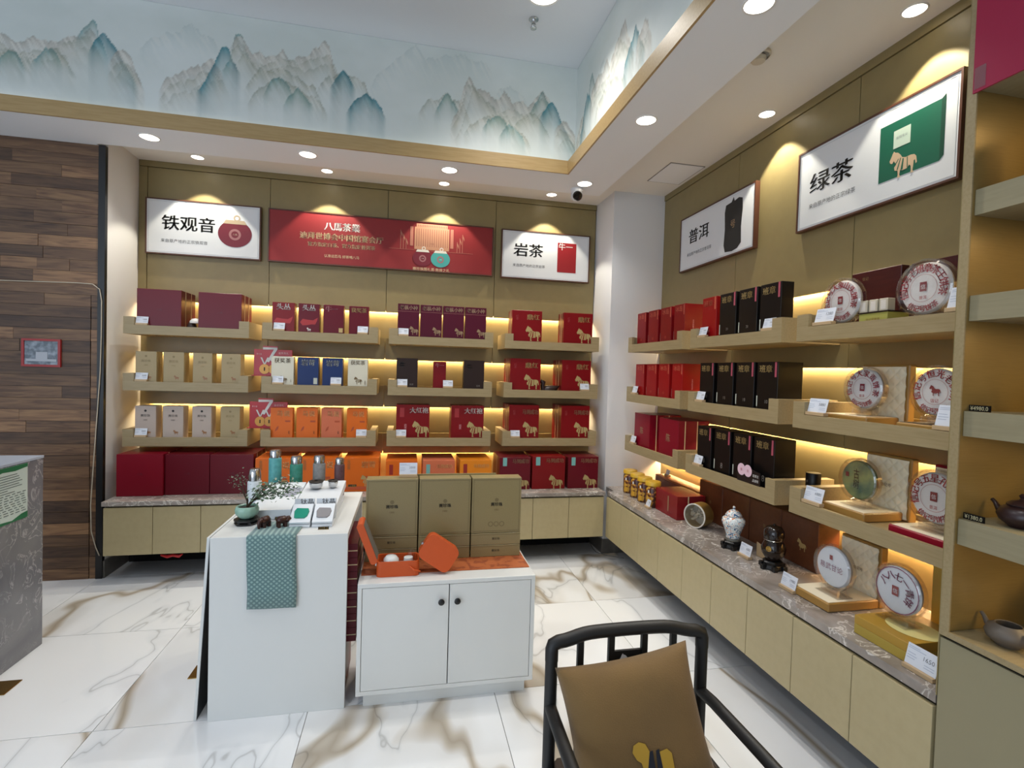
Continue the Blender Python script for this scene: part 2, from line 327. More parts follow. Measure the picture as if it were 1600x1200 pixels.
# walls
wb = tag(BOX('wall_back', XL-.1, XP+.02, .05, .09, 0, H1, laminate), kind='structure')
AS = [(-3.95, -3.112), (-3.108, -2.227), (-2.223, -1.342), (-1.338, -.452)]
def panels(fr, wall, secs, a0, a1):
    for s0, s1 in secs:
        for z0, z1 in ((1.915, 2.893), (1.53, 1.70), (1.145, 1.32), (.765, .93)):
            q = W(fr, s0, 0, 0); r_ = W(fr, s1, .02, 0)
            x0, x1 = sorted((q[0], r_[0])); y0, y1 = sorted((q[1], r_[1]))
            BOX('panel', x0, x1, y0, y1, z0, z1, laminate, wall)
    q = W(fr, a0, -.006, 0); r_ = W(fr, a1, .02, 0); x0, x1 = sorted((q[0], r_[0])); y0, y1 = sorted((q[1], r_[1]))
    BOX('cornice_board', x0, x1, y0, y1, 2.897, H1, laminate, wall)
panels('B', wb, AS, -4.008, XP-.006)
BOX('stile_board', -4.008, -3.954, -.004, .02, 1.915, 2.893, laminate, wb)
wr = tag(BOX('wall_right', .05, .09, -7.2, YP, 0, H1, laminate), kind='structure')
panels('R', wr, [(.386, 1.343), (1.347, 2.2255), (2.2295, 3.075)], .386, 3.08)
wl = tag(BOX('wall_left', XL-.09, XL, -.40, .05, 0, H1, white), kind='structure')
tag(BOX('trim_3', XL-.037, XL+.002, -.43, -.40, 0, H0, black), kind='structure')
wp = tag(BOX('wall_pillar', XP, .05, YP, .05, 0, H1, M('pillar_paint', 'd5d5d6', .8)), kind='structure')
bb = tag(B().box(XP-.014, -.02, YP-.014, YP, 0, .115).box(XP-.014, XP, YP, .0, 0, .115).done('baseboard_pillar', stonebase), kind='structure')
tag(BOX('baseboard_left', XL, XL+.012, -.42, .0, 0, .115, stonebase), kind='structure')
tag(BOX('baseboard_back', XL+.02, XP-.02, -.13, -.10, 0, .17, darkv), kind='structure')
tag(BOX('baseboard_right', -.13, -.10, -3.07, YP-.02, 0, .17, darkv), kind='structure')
# plank wall with a flush door in it
wk = tag(BOX('wall_planks', -7.2, XL-.037, -.40, -.36, 0, H0, M('plank_backing', '2c221b', .8)), kind='structure')
random.seed(3)
nrow = 38; rh = H0/nrow; pc = 0
for r_ in range(nrow):
    z0 = r_*rh; x = XL-.04
    # narrow stile column right of the door seam
    if z0 < 1.86: cuts = [(XL-.04, -4.085)]; x = -4.09
    else: cuts = []
    while x > -5.35:
        w_ = random.choice([.18, .26, .34, .42, .55, .7])*random.uniform(.85, 1.15); cuts.append((x, max(x-w_, -5.5))); x -= w_+.0015
    for a1, a0 in cuts:
        th = .022+random.choice([0, .0015, .003]); w_ = a1-a0
        if w_ < .03: continue
        B().box(-w_/2, w_/2, -th, 0, .0008, rh-.0008).done('plank', plank_m, wk, ((a0+a1)/2, -.40, z0)); pc += 1
tag(B().box(-7.2, -5.5, -.42, -.4, 0, H0).done('wall_planks_far', M('far_wood', '6d5947', .6)), kind='structure')
#==================================================================== MURAL (painted pigment on a fine grid)
def mural(name, fr, s0, s1, z0, z1, ridges, res=.0065):
    ns = int((s1-s0)/res); nz = int((z1-z0)/res); S, Z = np.meshgrid(np.linspace(s0, s1, ns), np.linspace(z0, z1, nz), indexing='ij')
    rng = np.random.RandomState(5)
    def fbm(x, y, sc_):
        t = np.zeros_like(x); amp = 1
        for o in range(5):
            fx, fy = x*sc_*2**o, y*sc_*2**o; ix, iy = np.floor(fx).astype(int), np.floor(fy).astype(int); u, v = fx-ix, fy-iy; u = u*u*(3-2*u); v = v*v*(3-2*v)
            h = lambda a, b: np.modf(np.abs(np.sin(a*127.1+b*311.7+o*17.)*43758.5453))[0]
            t += amp*(h(ix, iy)*(1-u)*(1-v)+h(ix+1, iy)*u*(1-v)+h(ix, iy+1)*(1-u)*v+h(ix+1, iy+1)*u*v); amp *= .5
        return t/1.94
    base = np.array(lin('c3cac6')[:3]); mist = np.array(lin('dadedd')[:3]); col = np.ones(S.shape+(3,))*base
    f0 = fbm(S, Z*1.5, 2.3)[..., None]; col = col*(1-np.clip(f0*1.6-.45, 0, 1)*.8)+mist*np.clip(f0*1.6-.45, 0, 1)*.8
    lays = []
    for pts, kind in ridges:
        p = sorted((q[0], q[1]) for q in pts); p = [(p[0][0]-.05, p[0][1]-.09), (p[0][0]-.02, p[0][1]-.03)]+p+[(p[-1][0]+.02, p[-1][1]-.03), (p[-1][0]+.05, p[-1][1]-.09)]
        lays.append((np.array(p), kind, 1., 0.))
        if kind == 'rock':
            q = np.array(p); q = q[::2].copy(); q[:, 1] -= .05; lays.append((q, 'foot', .8, 5.)); q = q.copy(); q[:, 0] += .03; q[:, 1] -= .045; lays.append((q, 'foot', .6, 9.))
    for ps, kind, gain, off in lays:
        lo, hi = ps[0, 0], ps[-1, 0]; m_ = (S[:, 0] >= lo) & (S[:, 0] <= hi); s_, z_ = S[m_], Z[m_]
        if not len(s_): continue
        h = np.interp(s_, ps[:, 0], ps[:, 1]); 
        f1 = 1-np.abs(2*fbm(s_+off, s_*0+3.3+off, 11)-1); f2 = 1-np.abs(2*fbm(s_+off+4, s_*0+7.3, 34)-1)
        h = h+(f1-.8)*(.05 if kind in ('rock', 'foot') else .02 if kind == 'blue' else .06)+(f2-.8)*.03
        d = h-z_; inside = np.clip(d/.005, 0, 1); dd = np.clip(d, 0, 9); tex = fbm(s_+z_*.35+off, z_*.8, 20)
        edge = np.exp(-dd/.014)
        c1, c2, fade, op = {'blue': ('0a5560', '27808c', .10, 1.), 'teal': ('2a6466', '7fa196', .05, .95), 'faint': ('a3b2b2', 'b8c4c4', .09, .45), 'rock': ('8c857a', 'cbc2b6', .11, .85), 'foot': ('5d7a70', 'b5a98e', .045, .75)}[kind]
        cc = np.array(lin(c1)[:3])*(1-tex[..., None])+np.array(lin(c2)[:3])*tex[..., None]; ink = np.array(lin('4f5f5c')[:3])
        a = inside*op*gain*np.exp(-dd/fade)*np.clip(.6+tex*.8, 0, 1)*np.clip((s_-lo)/.03, 0, 1)*np.clip((hi-s_)/.03, 0, 1)
        k_ = (edge*(.55 if kind in ('rock', 'foot') else .3))[..., None]; cc = cc*(1-k_)+ink*k_
        stk = np.clip((fbm(s_*2.6+z_*1.4+off, z_*.5, 26)-.5)*7, 0, 1)[..., None]*(.6 if kind not in ('blue', 'teal') else .3); cc = cc*(1-stk)+np.array(lin('dcd8ce' if kind not in ('blue', 'teal') else '5a9fae')[:3])*stk
        col[m_] = col[m_]*(1-a[..., None])+cc*a[..., None]
    V = np.empty((ns*nz, 3))
    s, z = S.ravel(), Z.ravel()
    if fr == 'B': V[:, 0], V[:, 1], V[:, 2] = s, -.7915, z
    else: V[:, 0], V[:, 1], V[:, 2] = -.9215, -s, z
    idx = np.arange(ns*nz).reshape(ns, nz); F = np.stack([idx[:-1, :-1], idx[1:, :-1], idx[1:, 1:], idx[:-1, 1:]], -1).reshape(-1, 4)
    me = bpy.data.meshes.new(name); me.vertices.add(len(V)); me.vertices.foreach_set('co', V.ravel()); me.loops.add(F.size); me.loops.foreach_set('vertex_index', F.ravel())
    me.polygons.add(len(F)); me.polygons.foreach_set('loop_start', np.arange(0, F.size, 4)); me.polygons.foreach_set('loop_total', np.full(len(F), 4)); me.update(calc_edges=True)
    at = me.color_attributes.new('pigment', 'FLOAT_COLOR', 'POINT'); at.data.foreach_set('color', np.concatenate([col.reshape(-1, 3), np.ones((ns*nz, 1))], 1).ravel())
    m = bpy.data.materials.new('mural_paint'); m.use_nodes = True; b = m.node_tree.nodes['Principled BSDF']; b.inputs['Roughness'].default_value = .75
    an = m.node_tree.nodes.new('ShaderNodeAttribute'); an.attribute_name = 'pigment'; m.node_tree.links.new(an.outputs[0], b.inputs['Base Color']); me.materials.append(m)
    o = bpy.data.objects.new(name, me); COL.objects.link(o); return o
def rb(pts): return [(P(u, v, 'y', -.79)[0], P(u, v, 'y', -.79)[2]) for u, v in pts]
def rr_(pts): return [(-P(u, v, 'x', -.92)[1], P(u, v, 'x', -.92)[2]) for u, v in pts]
RB = [(rb([(590,118),(610,100),(650,72),(665,92),(700,88),(725,86),(760,100)]), 'faint'), (rb([(780,142),(800,136),(815,145)]), 'faint'), (rb([(230,60),(300,40),(330,58)]), 'faint'),
 (rb([(-60,60),(-30,44),(0,50),(8,52),(25,68),(55,58),(75,65),(90,68),(112,52),(125,60),(140,42)]), 'rock'), (rb([(132,44),(139,36),(145,31),(151,40),(155,60)]), 'teal'), (rb([(152,60),(158,53),(165,51),(174,66),(183,78),(195,100),(203,115)]), 'blue'), (rb([(183,80),(192,78),(205,92),(213,115)]), 'rock'),
 (rb([(0,80),(20,78),(45,92),(70,76),(88,78),(105,95)]), 'foot'), (rb([(62,84),(72,76),(84,80)]), 'teal'), (rb([(4,84),(14,78),(26,84)]), 'teal'),
 (rb([(262,120),(280,110),(292,112),(300,106),(312,100),(330,91),(338,100)]), 'rock'), (rb([(320,125),(335,100),(345,76),(352,70),(358,74),(364,95)]), 'blue'), (rb([(360,90),(366,60),(372,52),(380,62),(386,82)]), 'teal'),
 (rb([(372,56),(380,62),(395,85),(405,80),(415,88),(430,90),(442,77),(452,95),(470,88),(480,85),(500,72),(507,61),(515,75),(523,108)]), 'rock'), (rb([(395,120),(408,104),(420,112),(440,104),(460,118),(490,135)]), 'foot'), (rb([(400,142),(418,130),(435,121),(450,128),(470,140),(500,158)]), 'foot'), (rb([(424,128),(436,121),(447,128)]), 'teal'), (rb([(455,146),(466,139),(478,148)]), 'teal'),
 (rb([(508,122),(520,118),(536,107),(545,118),(556,120),(570,126),(574,142)]), 'foot'), (rb([(528,118),(536,107),(544,118)]), 'blue'), (rb([(553,158),(565,148),(573,145),(582,152),(592,163)]), 'blue'),
 (rb([(665,160),(672,154),(685,156),(700,145),(708,156),(722,160),(727,170)]), 'foot'), (rb([(690,158),(700,145),(708,158)]), 'teal'),
 (rb([(715,175),(724,140),(733,116),(745,138),(760,143),(772,152),(780,158),(788,143),(800,160),(815,155),(825,168),(840,150),(848,141),(855,150)]), 'rock'), (rb([(735,192),(755,184),(770,178),(785,186),(800,192),(820,212)]), 'foot'), (rb([(764,186),(774,180),(788,190)]), 'teal'), (rb([(790,200),(800,194),(812,206)]), 'teal'), (rb([(810,186),(826,176),(838,180),(850,196)]), 'foot'),
 (rb([(838,160),(845,146),(849,142),(854,156)]), 'teal'), (rb([(853,168),(858,160),(864,160),(872,175),(880,196),(890,215),(897,228)]), 'blue'), (rb([(876,190),(884,188),(895,204),(903,224)]), 'rock')]
RR = [(rr_([(903,212),(908,190),(912,182)]), 'rock'), (rr_([(910,200),(914,170),(918,145),(922,150)]), 'blue'), (rr_([(920,150),(923,125),(926,114),(929,128)]), 'teal'),
 (rr_([(926,140),(936,118),(943,112),(949,88),(953,104),(962,70),(970,48),(977,22),(982,55),(987,70)]), 'rock'), (rr_([(934,165),(945,140),(950,138),(958,120),(975,112)]), 'foot'), (rr_([(980,85),(988,62),(994,38),(998,50),(1003,62)]), 'blue'), (rr_([(1000,50),(1008,30),(1013,33),(1014,45)]), 'rock'), (rr_([(940,100),(945,88),(948,92)]), 'faint')]
m1 = mural('mural_painting', 'B', -6.2, -.921, 2.93, HM-.002, RB)
tag(m1, 'blue and beige mountain landscape mural on wall above the back shelves', 'mural')
m2 = mural('mural_painting', 'R', .7915, 4.9, 2.93, HM-.002, RR)
tag(m2, 'blue and beige mountain mural on short side of ceiling opening at right', 'mural')
#==================================================================== CEILING FITTINGS
def downlight(x, y, z, r, label, group):
    t = thing('downlight', label, 'ceiling light', (x, y, z), 0, group)
    B().lathe([(r, -.004), (r*1.14, -.003), (r*1.16, 0), (r, 0)], 28, cap=False).done('rim', M('light_rim', 'e2e0dc', .5), t)
    B().lathe([(0, -.0015), (r, -.0015)], 28, cap=False).done('lamp_face', lampglow, t)
pos = ['above the leftmost sign', 'above the red banner, left part', 'above the red banner, right part', 'beside the security camera', 'over the right side of the room, middle', 'nearest, at top of the right side']
for (x, y), p in zip(DL0, pos): downlight(x, y, H0, .052, 'round white downlight in outer soffit, '+p, 'soffit downlights')
pos = ['over the tea pot sign', 'over left end of red banner', 'over right end of red banner', 'over the small sign with red box', 'over the wall between two right signs', 'over the green box sign']
for (x, y), p in zip(DL1, pos): downlight(x, y, H1, .04, 'small round spotlight close to wall '+p, 'wall spotlights')
downlight(-1.34, -1.42, HM, .085, 'large round light in the upper ceiling beside the sprinkler', None)
for k, (x, y) in enumerate(((-2.6, -2.6), (-3.9, -2.4), (-3.8, -4.3), (-1.4, -3.6))): downlight(x, y, HM, .085, 'large round light in the upper ceiling, '+['centre', 'left', 'rear left', 'rear right'][k]+' one', 'upper ceiling lights')
def sprinkler():
    p = P(834, 30, 'z', HM); t = thing('fire_sprinkler', 'small silver fire sprinkler hanging from upper ceiling beside the big light', 'sprinkler', (p.x, p.y, HM))
    B().lathe([(.004, -.06), (.018, -.058), (.02, -.052), (.006, -.05), (.006, -.03), (.012, -.028), (.012, -.006), (.03, -.004), (.03, 0)], 14).done('nozzle', chrome, t)
    B().tube([(-.012, 0, -.028), (-.014, 0, -.045), (-.004, 0, -.056)], .002, 5).tube([(.012, 0, -.028), (.014, 0, -.045), (.004, 0, -.056)], .002, 5).done('frame', chrome, t)
sprinkler()
def seccam():
    p = P(901, 296, 'z', H0); t = thing('security_camera', 'white dome security camera with black lens under the soffit', 'camera', (p.x, p.y-.0, H0))
    autosmooth(B().lathe([(.05, 0), (.05, -.02), (.042, -.03), (0, -.03)][::-1], 24).done('base', M('camera_white', 'cfcfd0', .35), t))
    b = B(); prof = [(0.0001, -.045)]+[(.045*math.sin(a), -.045*math.cos(a)) for a in np.linspace(.15, math.pi-.3, 12)]
    o = b.lathe(prof, 24).done('dome', M('camera_white'), t); autosmooth(o, 60); o.location = (0, -.005, -.05)
    o = B().lathe([(0, -.012), (.03, -.010), (.036, 0), (.036, .012)], 24).done('lens', M('lens_black', '08080a', .12), t); autosmooth(o); o.rotation_euler = (R(68), 0, R(-5)); o.location = (-.002, -.038, -.062); o.rotation_euler = (R(-62), 0, R(0))
seccam()
def smoke():
    p = P(1186, 88, 'z', H1); t = thing('smoke_detector', 'small round smoke detector on ceiling over right aisle', 'detector', (-.52, -2.19, H1))
    autosmooth(B().lathe([(0, -.038), (.028, -.036), (.034, -.026), (.034, -.018)], 24).done('sensor', M('detector_cream', 'c9c0ae', .5), t))
    autosmooth(B().lathe([(.046, -.016), (.052, -.010), (.052, 0)], 24, cap=False).done('base', M('detector_cream'), t))
    B().lathe([(.03, -.022), (.03, -.012)], 20, cap=False).done('vent_ring', darkv, t)
smoke()
ht = thing('access_hatch', 'square access hatch panel in ceiling beside the pillar', 'hatch', (-.165, -.83, H1))
B().box(-.125, .125, -.17, .17, -.004, 0).done('hatch_door', ceilw, ht)
B().box(-.132, .132, -.178, -.172, -.002, 0).box(-.132, .132, .172, .178, -.002, 0).box(-.132, -.127, -.178, .178, -.002, 0).box(.127, .132, -.178, .178, -.002, 0).done('hatch_frame', M('hatch_gap', '6a655e', .7), ht)
#==================================================================== CABINETS AND COUNTERS
def doors(fr, name, label, a0, a1, n, bf, z0, z1):
    t = thing(name, label, 'cabinet', W(fr, a0, bf, z0), RZ[fr]); L = a1-a0; w = L/n; d = -bf
    BOX('body', .004, L, .02, d+.04, 0, z1-z0, M('cabinet_carcass', '3a3226', .6), t)
    dm = None
    for i in range(n):
        if dm is None: o = dm = B().box(.0015, w-.0015, 0, .018, .002, z1-z0-.012, .001).done('door', doorlam, t)
        else: o = dm.copy(); COL.objects.link(o); o.parent = t
        o.location = (i*w, 0, 0)
    return t
doors('B', 'base_cabinet', 'long low khaki base cabinet under the back wall shelves', -3.945, -.512, 12, -.548, .19, .517)
doors('R', 'base_cabinet', 'long low khaki base cabinet under the right wall shelves', .545, 3.07, 9, -.49, .19, .517)
o = BOX('stone_countertop', -3.95, -.506, -.56, .05, .517, .547, stone_top, c=.002); tag(o, 'grey veined stone countertop along the back wall', 'countertop')
v = [(-.485, -.545), (-.485, -3.072), (.05, -3.072), (.05, -.385), (-.43, -.385), (-.43, -.545)][::-1]
o = mesh_obj('stone_countertop', [(x, y, z) for z in (.517, .547) for x, y in v], [tuple(range(6, 12)), tuple(reversed(range(6)))]+[(i, (i+1) % 6, (i+1) % 6+6, i+6) for i in range(6)], stone_top)
tag(o, 'grey veined stone countertop along the right wall', 'countertop')
#==================================================================== DISPLAY TRAYS
TZ = [1.645, 1.258, .872]; BA = [(-3.945, -3.155), (-3.068, -2.265), (-2.185, -1.39), (-1.295, -.512)]; RA = [(.495, 1.30), (1.395, 2.18), (2.275, 3.072)]
RN = ['top', 'middle', 'bottom']; BN = ['leftmost column of back wall', 'second column of back wall', 'third column of back wall', 'rightmost column of back wall']; RNm = ['far column of right wall', 'middle column of right wall', 'near column of right wall']
TD = .33
def tray(fr, a0, a1, z, label, group, openright=False):
    w = a1-a0; t = thing('display_tray', label, 'shelf', W(fr, a0, -TD, z), RZ[fr], group); c = .066
    if openright: poly = [(0, 0), (w, 0), (w, .062), (c, .062), (c, .118), (0, .118)]
    else: poly = [(0, 0), (w, 0), (w, .118), (w-c, .118), (w-c, .062), (c, .062), (c, .118), (0, .118)]
    B().prism(poly, 0, .018).done('front_board', traywood, t)
    B().box(.0, .045, .0185, TD, 0, .118).done('side_board', traywood, t)
    if not openright: B().box(w-.045, w, .0185, TD, 0, .118).done('side_board', traywood, t)
    B().box(.0455, w-(.0185 if openright else .0455), .0185, TD+.048, .002, .042 if openright else .02).done('base_board', traywood, t)
for r_ in range(3):
    for c in range(4): tray('B', *BA[c], TZ[r_], f'khaki wooden display tray, {RN[r_]} row, {BN[c]}', 'display trays on the back wall')
    for c in range(3): tray('R', *RA[c], TZ[r_]-(.004 if c < 2 else .006), f'khaki wooden display tray, {RN[r_]} row, {RNm[c]}', 'display trays on the right wall', c == 2)
#==================================================================== TEA BOXES
def card_mat(n, c=None, rough=.34, c2=None): return M('card_'+n, c, rough, spec=.28)
maroon = card_mat('maroon', '5e0a1a'); crimson = card_mat('crimson', '740c12'); dred = card_mat('dark_red', '6e0a14'); wine = card_mat('wine', '4c0c22'); tan = card_mat('tan', 'a08f6c', .45); orange = card_mat('orange', 'd0641a'); coral = card_mat('coral', 'c46a4a')
navy = card_mat('navy', '142a5c'); cream = card_mat('cream', 'd0cbb8'); choc = card_mat('chocolate', '2a1c17'); blk = card_mat('black', '0c0a0a'); redb = card_mat('red', '8a0d0f'); silver = card_mat('pinkish_grey', 'b0a196', .4)
tealp = M('teal_print', '6fa6a4', .5); oprint = M('dark_orange_print', 'a3431a', .5); opale = M('pale_orange_print', 'dfa56a', .5)
def tea_box(fr, a0, a1, bf, dep, z, h, mat, label, group, deco=None, seam=True, name='tea_box', cat='box'):
    w = abs(a1-a0); am = (a0+a1)/2; t = thing(name, label, cat, W(fr, am, bf, z), RZ[fr], group)
    B().box(-w/2, w/2, 0, dep, 0, h, .0012).done('body', mat, t)
    if deco: deco(t, w, h, dep, mat)
    return t
def side_gold(t, w, h, dep, fr_=(.45,), x=None):
    for q in fr_:
        y = dep*q; B().box(w/2+.0002, w/2+.0012, y-.003, y+.003, .001, h-.001).box(-w/2-.0012, -w/2-.0002, y-.003, y+.003, .001, h-.001).done('gold_seam', palegold, t)
def d_char(txt, hs=None, mat=palegold, hm=gold, tw=.62, tz=.88, th=None, extra=None, hx=.5, hz=.22, bold=.02, txo=0):
    def f(t, w, h, dep, m):
        if txt: text(t, 'title_lettering', txt, txo*w, h*tz, w*tw, mat, th, bold=bold)
        if hs: horse(t, (hx-.5)*w, h*hz, hs, hm, m)
        if extra: extra(t, w, h, dep, m)
    return f
# back wall, leftmost column
def d_maroon(t, w, h, dep, m): text(t, 'logo_lettering', '八馬', 0, h*.52, w*.12, M('maroon_deboss', '52091c', .4)); side_gold(t, w, h, dep, (.3, .7))
def F(z): return z+.021
G = 'gift boxes on the back wall shelves'
tea_box('B', -3.878, -3.602, -.30, .24, F(TZ[0]), .295, maroon, 'large square maroon gift box, left one on leftmost top tray', G, d_maroon)
tea_box('B', -3.494, -3.214, -.30, .24, F(TZ[0]), .292, maroon, 'large square maroon gift box, right one on leftmost top tray', G, d_maroon)
def d_tan(mat): 
    def f(t, w, h, dep, m):
        text(t, 'title_lettering', '赛珍珠', 0, h*.74, w*.46, mat); disc(t, 'crest', 0, h*.87, .008, mat, n=10); text(t, 'small_lettering', '1000', 0, h*.62, w*.18, mat); horse(t, w*.14, h*.29, .034, M('copper_print', '8d6038', .4), m, stripes=False)
    return f
tx = [(-3.882, -3.753), (-3.710, -3.581), (-3.524, -3.401), (-3.341, -3.215)]; on_ = ['first', 'second', 'third', 'fourth']
for i, (a, b) in enumerate(tx): tea_box('B', a, b, -.30, .09, F(TZ[1]), .25, tan, f'narrow tan tea box with dim lettering, {on_[i]} from left on leftmost middle tray', G, d_tan(M('dim_gold_print', '84724c', .5)))
for i, (a, b) in enumerate(tx): tea_box('B', a, b, -.30, .09, F(TZ[2]), .257, silver if i < 3 else tan, f'narrow {"pinkish grey tea box with dark" if i<3 else "tan tea box with faint"} lettering, {on_[i]} from left on leftmost bottom tray', G, d_tan(inkblack if i < 3 else M('dim_gold_print')))
# second column
def flame(t, w, h, dep, m): 
    mm = M('red_flame_print', 'a02020', .4) if m is maroon or m is crimson else m
    pts = [(-.42, .45), (-.3, .55), (-.05, .53), (.2, .52), (.42, .6), (.38, .5), (.3, .40), (.12, .40), (-.1, .37), (-.3, .36)]
    mesh_obj('wave_print', [(p*w, -.0006, q*h) for p, q in pts], [tuple(range(len(pts)))], mm, t)
sx = [(-3.010, -2.858), (-2.832, -2.686), (-2.659, -2.515), (-2.478, -2.336)]
zt = F(TZ[0])
tea_box('B', *sx[0], -.30, .07, zt, .25, crimson, 'dark red tea box with white title and flame, first on second top tray', G, d_char('头丛', None, whiteprint, extra=flame, tw=.62))
tea_box('B', *sx[1], -.30, .07, zt, .25, maroon, 'maroon tea box with white title and small horse, second on second top tray', G, d_char('头丛', .03, whiteprint, whiteprint, extra=flame, hx=.5, hz=.25))
def sticker(t, w, h, dep, m): rect(t, 'gold_sticker', w*.36, h*.26, .028, .032, gold)
tea_box('B', *sx[2], -.30, .07, zt, .25, maroon, 'maroon tea box with gold corner sticker, third on second top tray', G, d_char('牛一', None, M('pink_print', 'c9898c', .5), tw=.6, extra=sticker, txo=-.1))
tea_box('B', *sx[3], -.30, .07, zt, .25, maroon, 'plain maroon tea box with gold three character title, fourth on second top tray', G, d_char('获奖茶', None, gold, tw=.78))
zt = F(TZ[1]); brn = M('brown_print', '6b5533', .5)
def vtext(s, mat): return lambda t, w, h, dep, m: text(t, 'side_lettering', s, w*.38, h*.28, .010, mat, vert=True)
tea_box('B', *sx[0], -.30, .055, zt, .245, cream, 'cream tea box with brown horse behind price card, first on second middle tray', G, d_char('获奖茶', .052, brn, brn, tw=.74, hz=.33, hx=.55, extra=vtext('大师', brn)))
def navyx(t, w, h, dep, m): rect(t, 'pale_sticker', w*.36, h*.29, .026, .045, M('pale_sticker', 'b9bdb0', .5))
tea_box('B', *sx[1], -.30, .07, zt, .245, navy, 'navy blue tea box, left of the two on second middle tray', G, d_char('岩苛', None, M('silver_print', 'a8a89c', .4), tw=.66, tz=.84, extra=navyx))
tea_box('B', *sx[2], -.30, .07, zt, .245, navy, 'navy blue tea box, right of the two on second middle tray', G, d_char('岩苛', None, M('silver_print'), tw=.66, tz=.84, extra=navyx))
tea_box('B', *sx[3], -.30, .07, zt, .245, cream, 'cream tea box with whole brown horse, fourth on second middle tray', G, d_char('获奖茶', .06, brn, brn, tw=.74, hz=.34, hx=.52, extra=vtext('金骏眉', brn)))
zt = F(TZ[2])
def fish(t, w, h, dep, m):
    o_ = oprint; rect(t, 'seal', w*.28, h*.62, .036, .012, o_); mesh_obj('leaf_print', [(-w*.3, -.0007, h*.32), (-w*.16, -.0007, h*.38), (-w*.12, -.0007, h*.48), (-w*.2, -.0007, h*.46), (-w*.26, -.0007, h*.40)], [(0, 1, 2, 3, 4)], o_, t); text(t, 'small_lettering', '武夷', w*.34, h*.30, .011, inkblack, vert=True)
for i, (mt, dsc) in enumerate(((orange, 'orange'), (orange, 'bright orange'), (coral, 'glossy coral orange'), (orange, 'orange'))):
    tea_box('B', *sx[i], -.30, .055 if i == 0 else .12, zt, .256, mt, f'{dsc} tea box with pale title, {on_[i]} from left on second bottom tray', G, d_char('马说', None, opale, tw=.6, tz=.84, extra=fish, txo=.08))
# third column
s3 = [(-2.124, -1.964), (-1.954, -1.791), (-1.781, -1.620), (-1.610, -1.446)]; zt = F(TZ[0])
def topline(t, w, h, dep, m): B().box(-w/2, w/2, -.0008, .0, h*.80, h*.808).done('gold_line', M('dim_pink_gold', '8e5b55', .5), t)
for i, (a, b) in enumerate(s3): tea_box('B', a, b, -.30, .07, zt, .288, wine, f'wine purple tea box with gold horse, {on_[i]} from left on third top tray', G, d_char('老枞小种', .068, M('rose_gold_print', 'a58a70', .5), M('dull_gold_print', '8f7658', .5), tw=.84, tz=.905, hx=.76, hz=.31, extra=topline, th=.034))
zt = F(TZ[1])
d_choc = d_char('牛', None, M('near_black_print', '0b0806', .5), tw=.3, tz=.8, txo=-.22, extra=lambda t, w, h, dep, m: text(t, 'small_lettering', '岩茶', w*.22, h*.24, .03, M('dim_silver_print', '77706a', .5)))
tea_box('B', -2.124, -1.966, -.30, .08, zt, .262, choc, 'dark chocolate brown tea box, left one on third middle tray', G, d_choc)
tea_box('B', -1.612, -1.450, -.30, .08, zt, .262, choc, 'dark chocolate brown tea box, right one on third middle tray', G, d_choc)
tea_box('B', -1.845, -1.747, -.27, .05, F(TZ[1])+.0, .245, crimson, 'small slim crimson tea box standing between two brown boxes', G, d_char('牛一', None, M('pink_print'), tw=.7, tz=.88))
zt = F(TZ[2]); gb = M('soft_gold_print', 'a4915f', .5)
def d_dhp(t, w, h, dep, m): rect(t, 'red_label', -w*.33, h*.8, w*.13, h*.24, M('label_red', '96262a', .5)); text(t, 'small_lettering', '岩茶', -w*.22, h*.43, .02, M('pink_print'), vert=True)
for i, (a, b) in enumerate(((-2.118, -1.867), (-1.700, -1.444))):
    tea_box('B', a, b, -.30, .16, zt, .292, crimson, f'square crimson tea box with horse and white title, {"left" if i==0 else "right"} one on third bottom tray', G, d_char('大红袍', .130, whiteprint, gb, tw=.56, tz=.86, hx=.73, hz=.37, txo=.18, extra=d_dhp))
# fourth column
def d_red(mt, title, tw=.42, th=None, lab=True):
    def ex(t, w, h, dep, m):
        if lab: text(t, 'small_lettering', '红茶', -w*.33, h*.80, .02, M('dull_red_print', '90383a', .5), vert=True)
        side_gold(t, w, h, dep, (.35, .62))
    return d_char(title, .126, mt, gb, tw=tw, tz=.82, hx=.70, hz=.37, txo=.2, extra=ex, th=th)
r4 = [((-1.237, -.992), (-.810, -.562)), ((-1.242, -.991), (-.811, -.563)), ((-1.240, -.992), (-.805, -.562))]
for r_ in range(3):
    for i in range(2):
        tea_box('B', *r4[r_][i], -.30, [.15, .26, .26][r_], F(TZ[r_]), [.288, .29, .304][r_], crimson, f'square crimson tea box with gold horse, {"left" if i==0 else "right"} one on rightmost {RN[r_]} tray of back wall', G, d_red(gold if r_ < 2 else M('dull_gold_print'), '鼎红' if r_ < 2 else '马到成功', .42 if r_ < 2 else .52, .045 if r_ < 2 else .04))
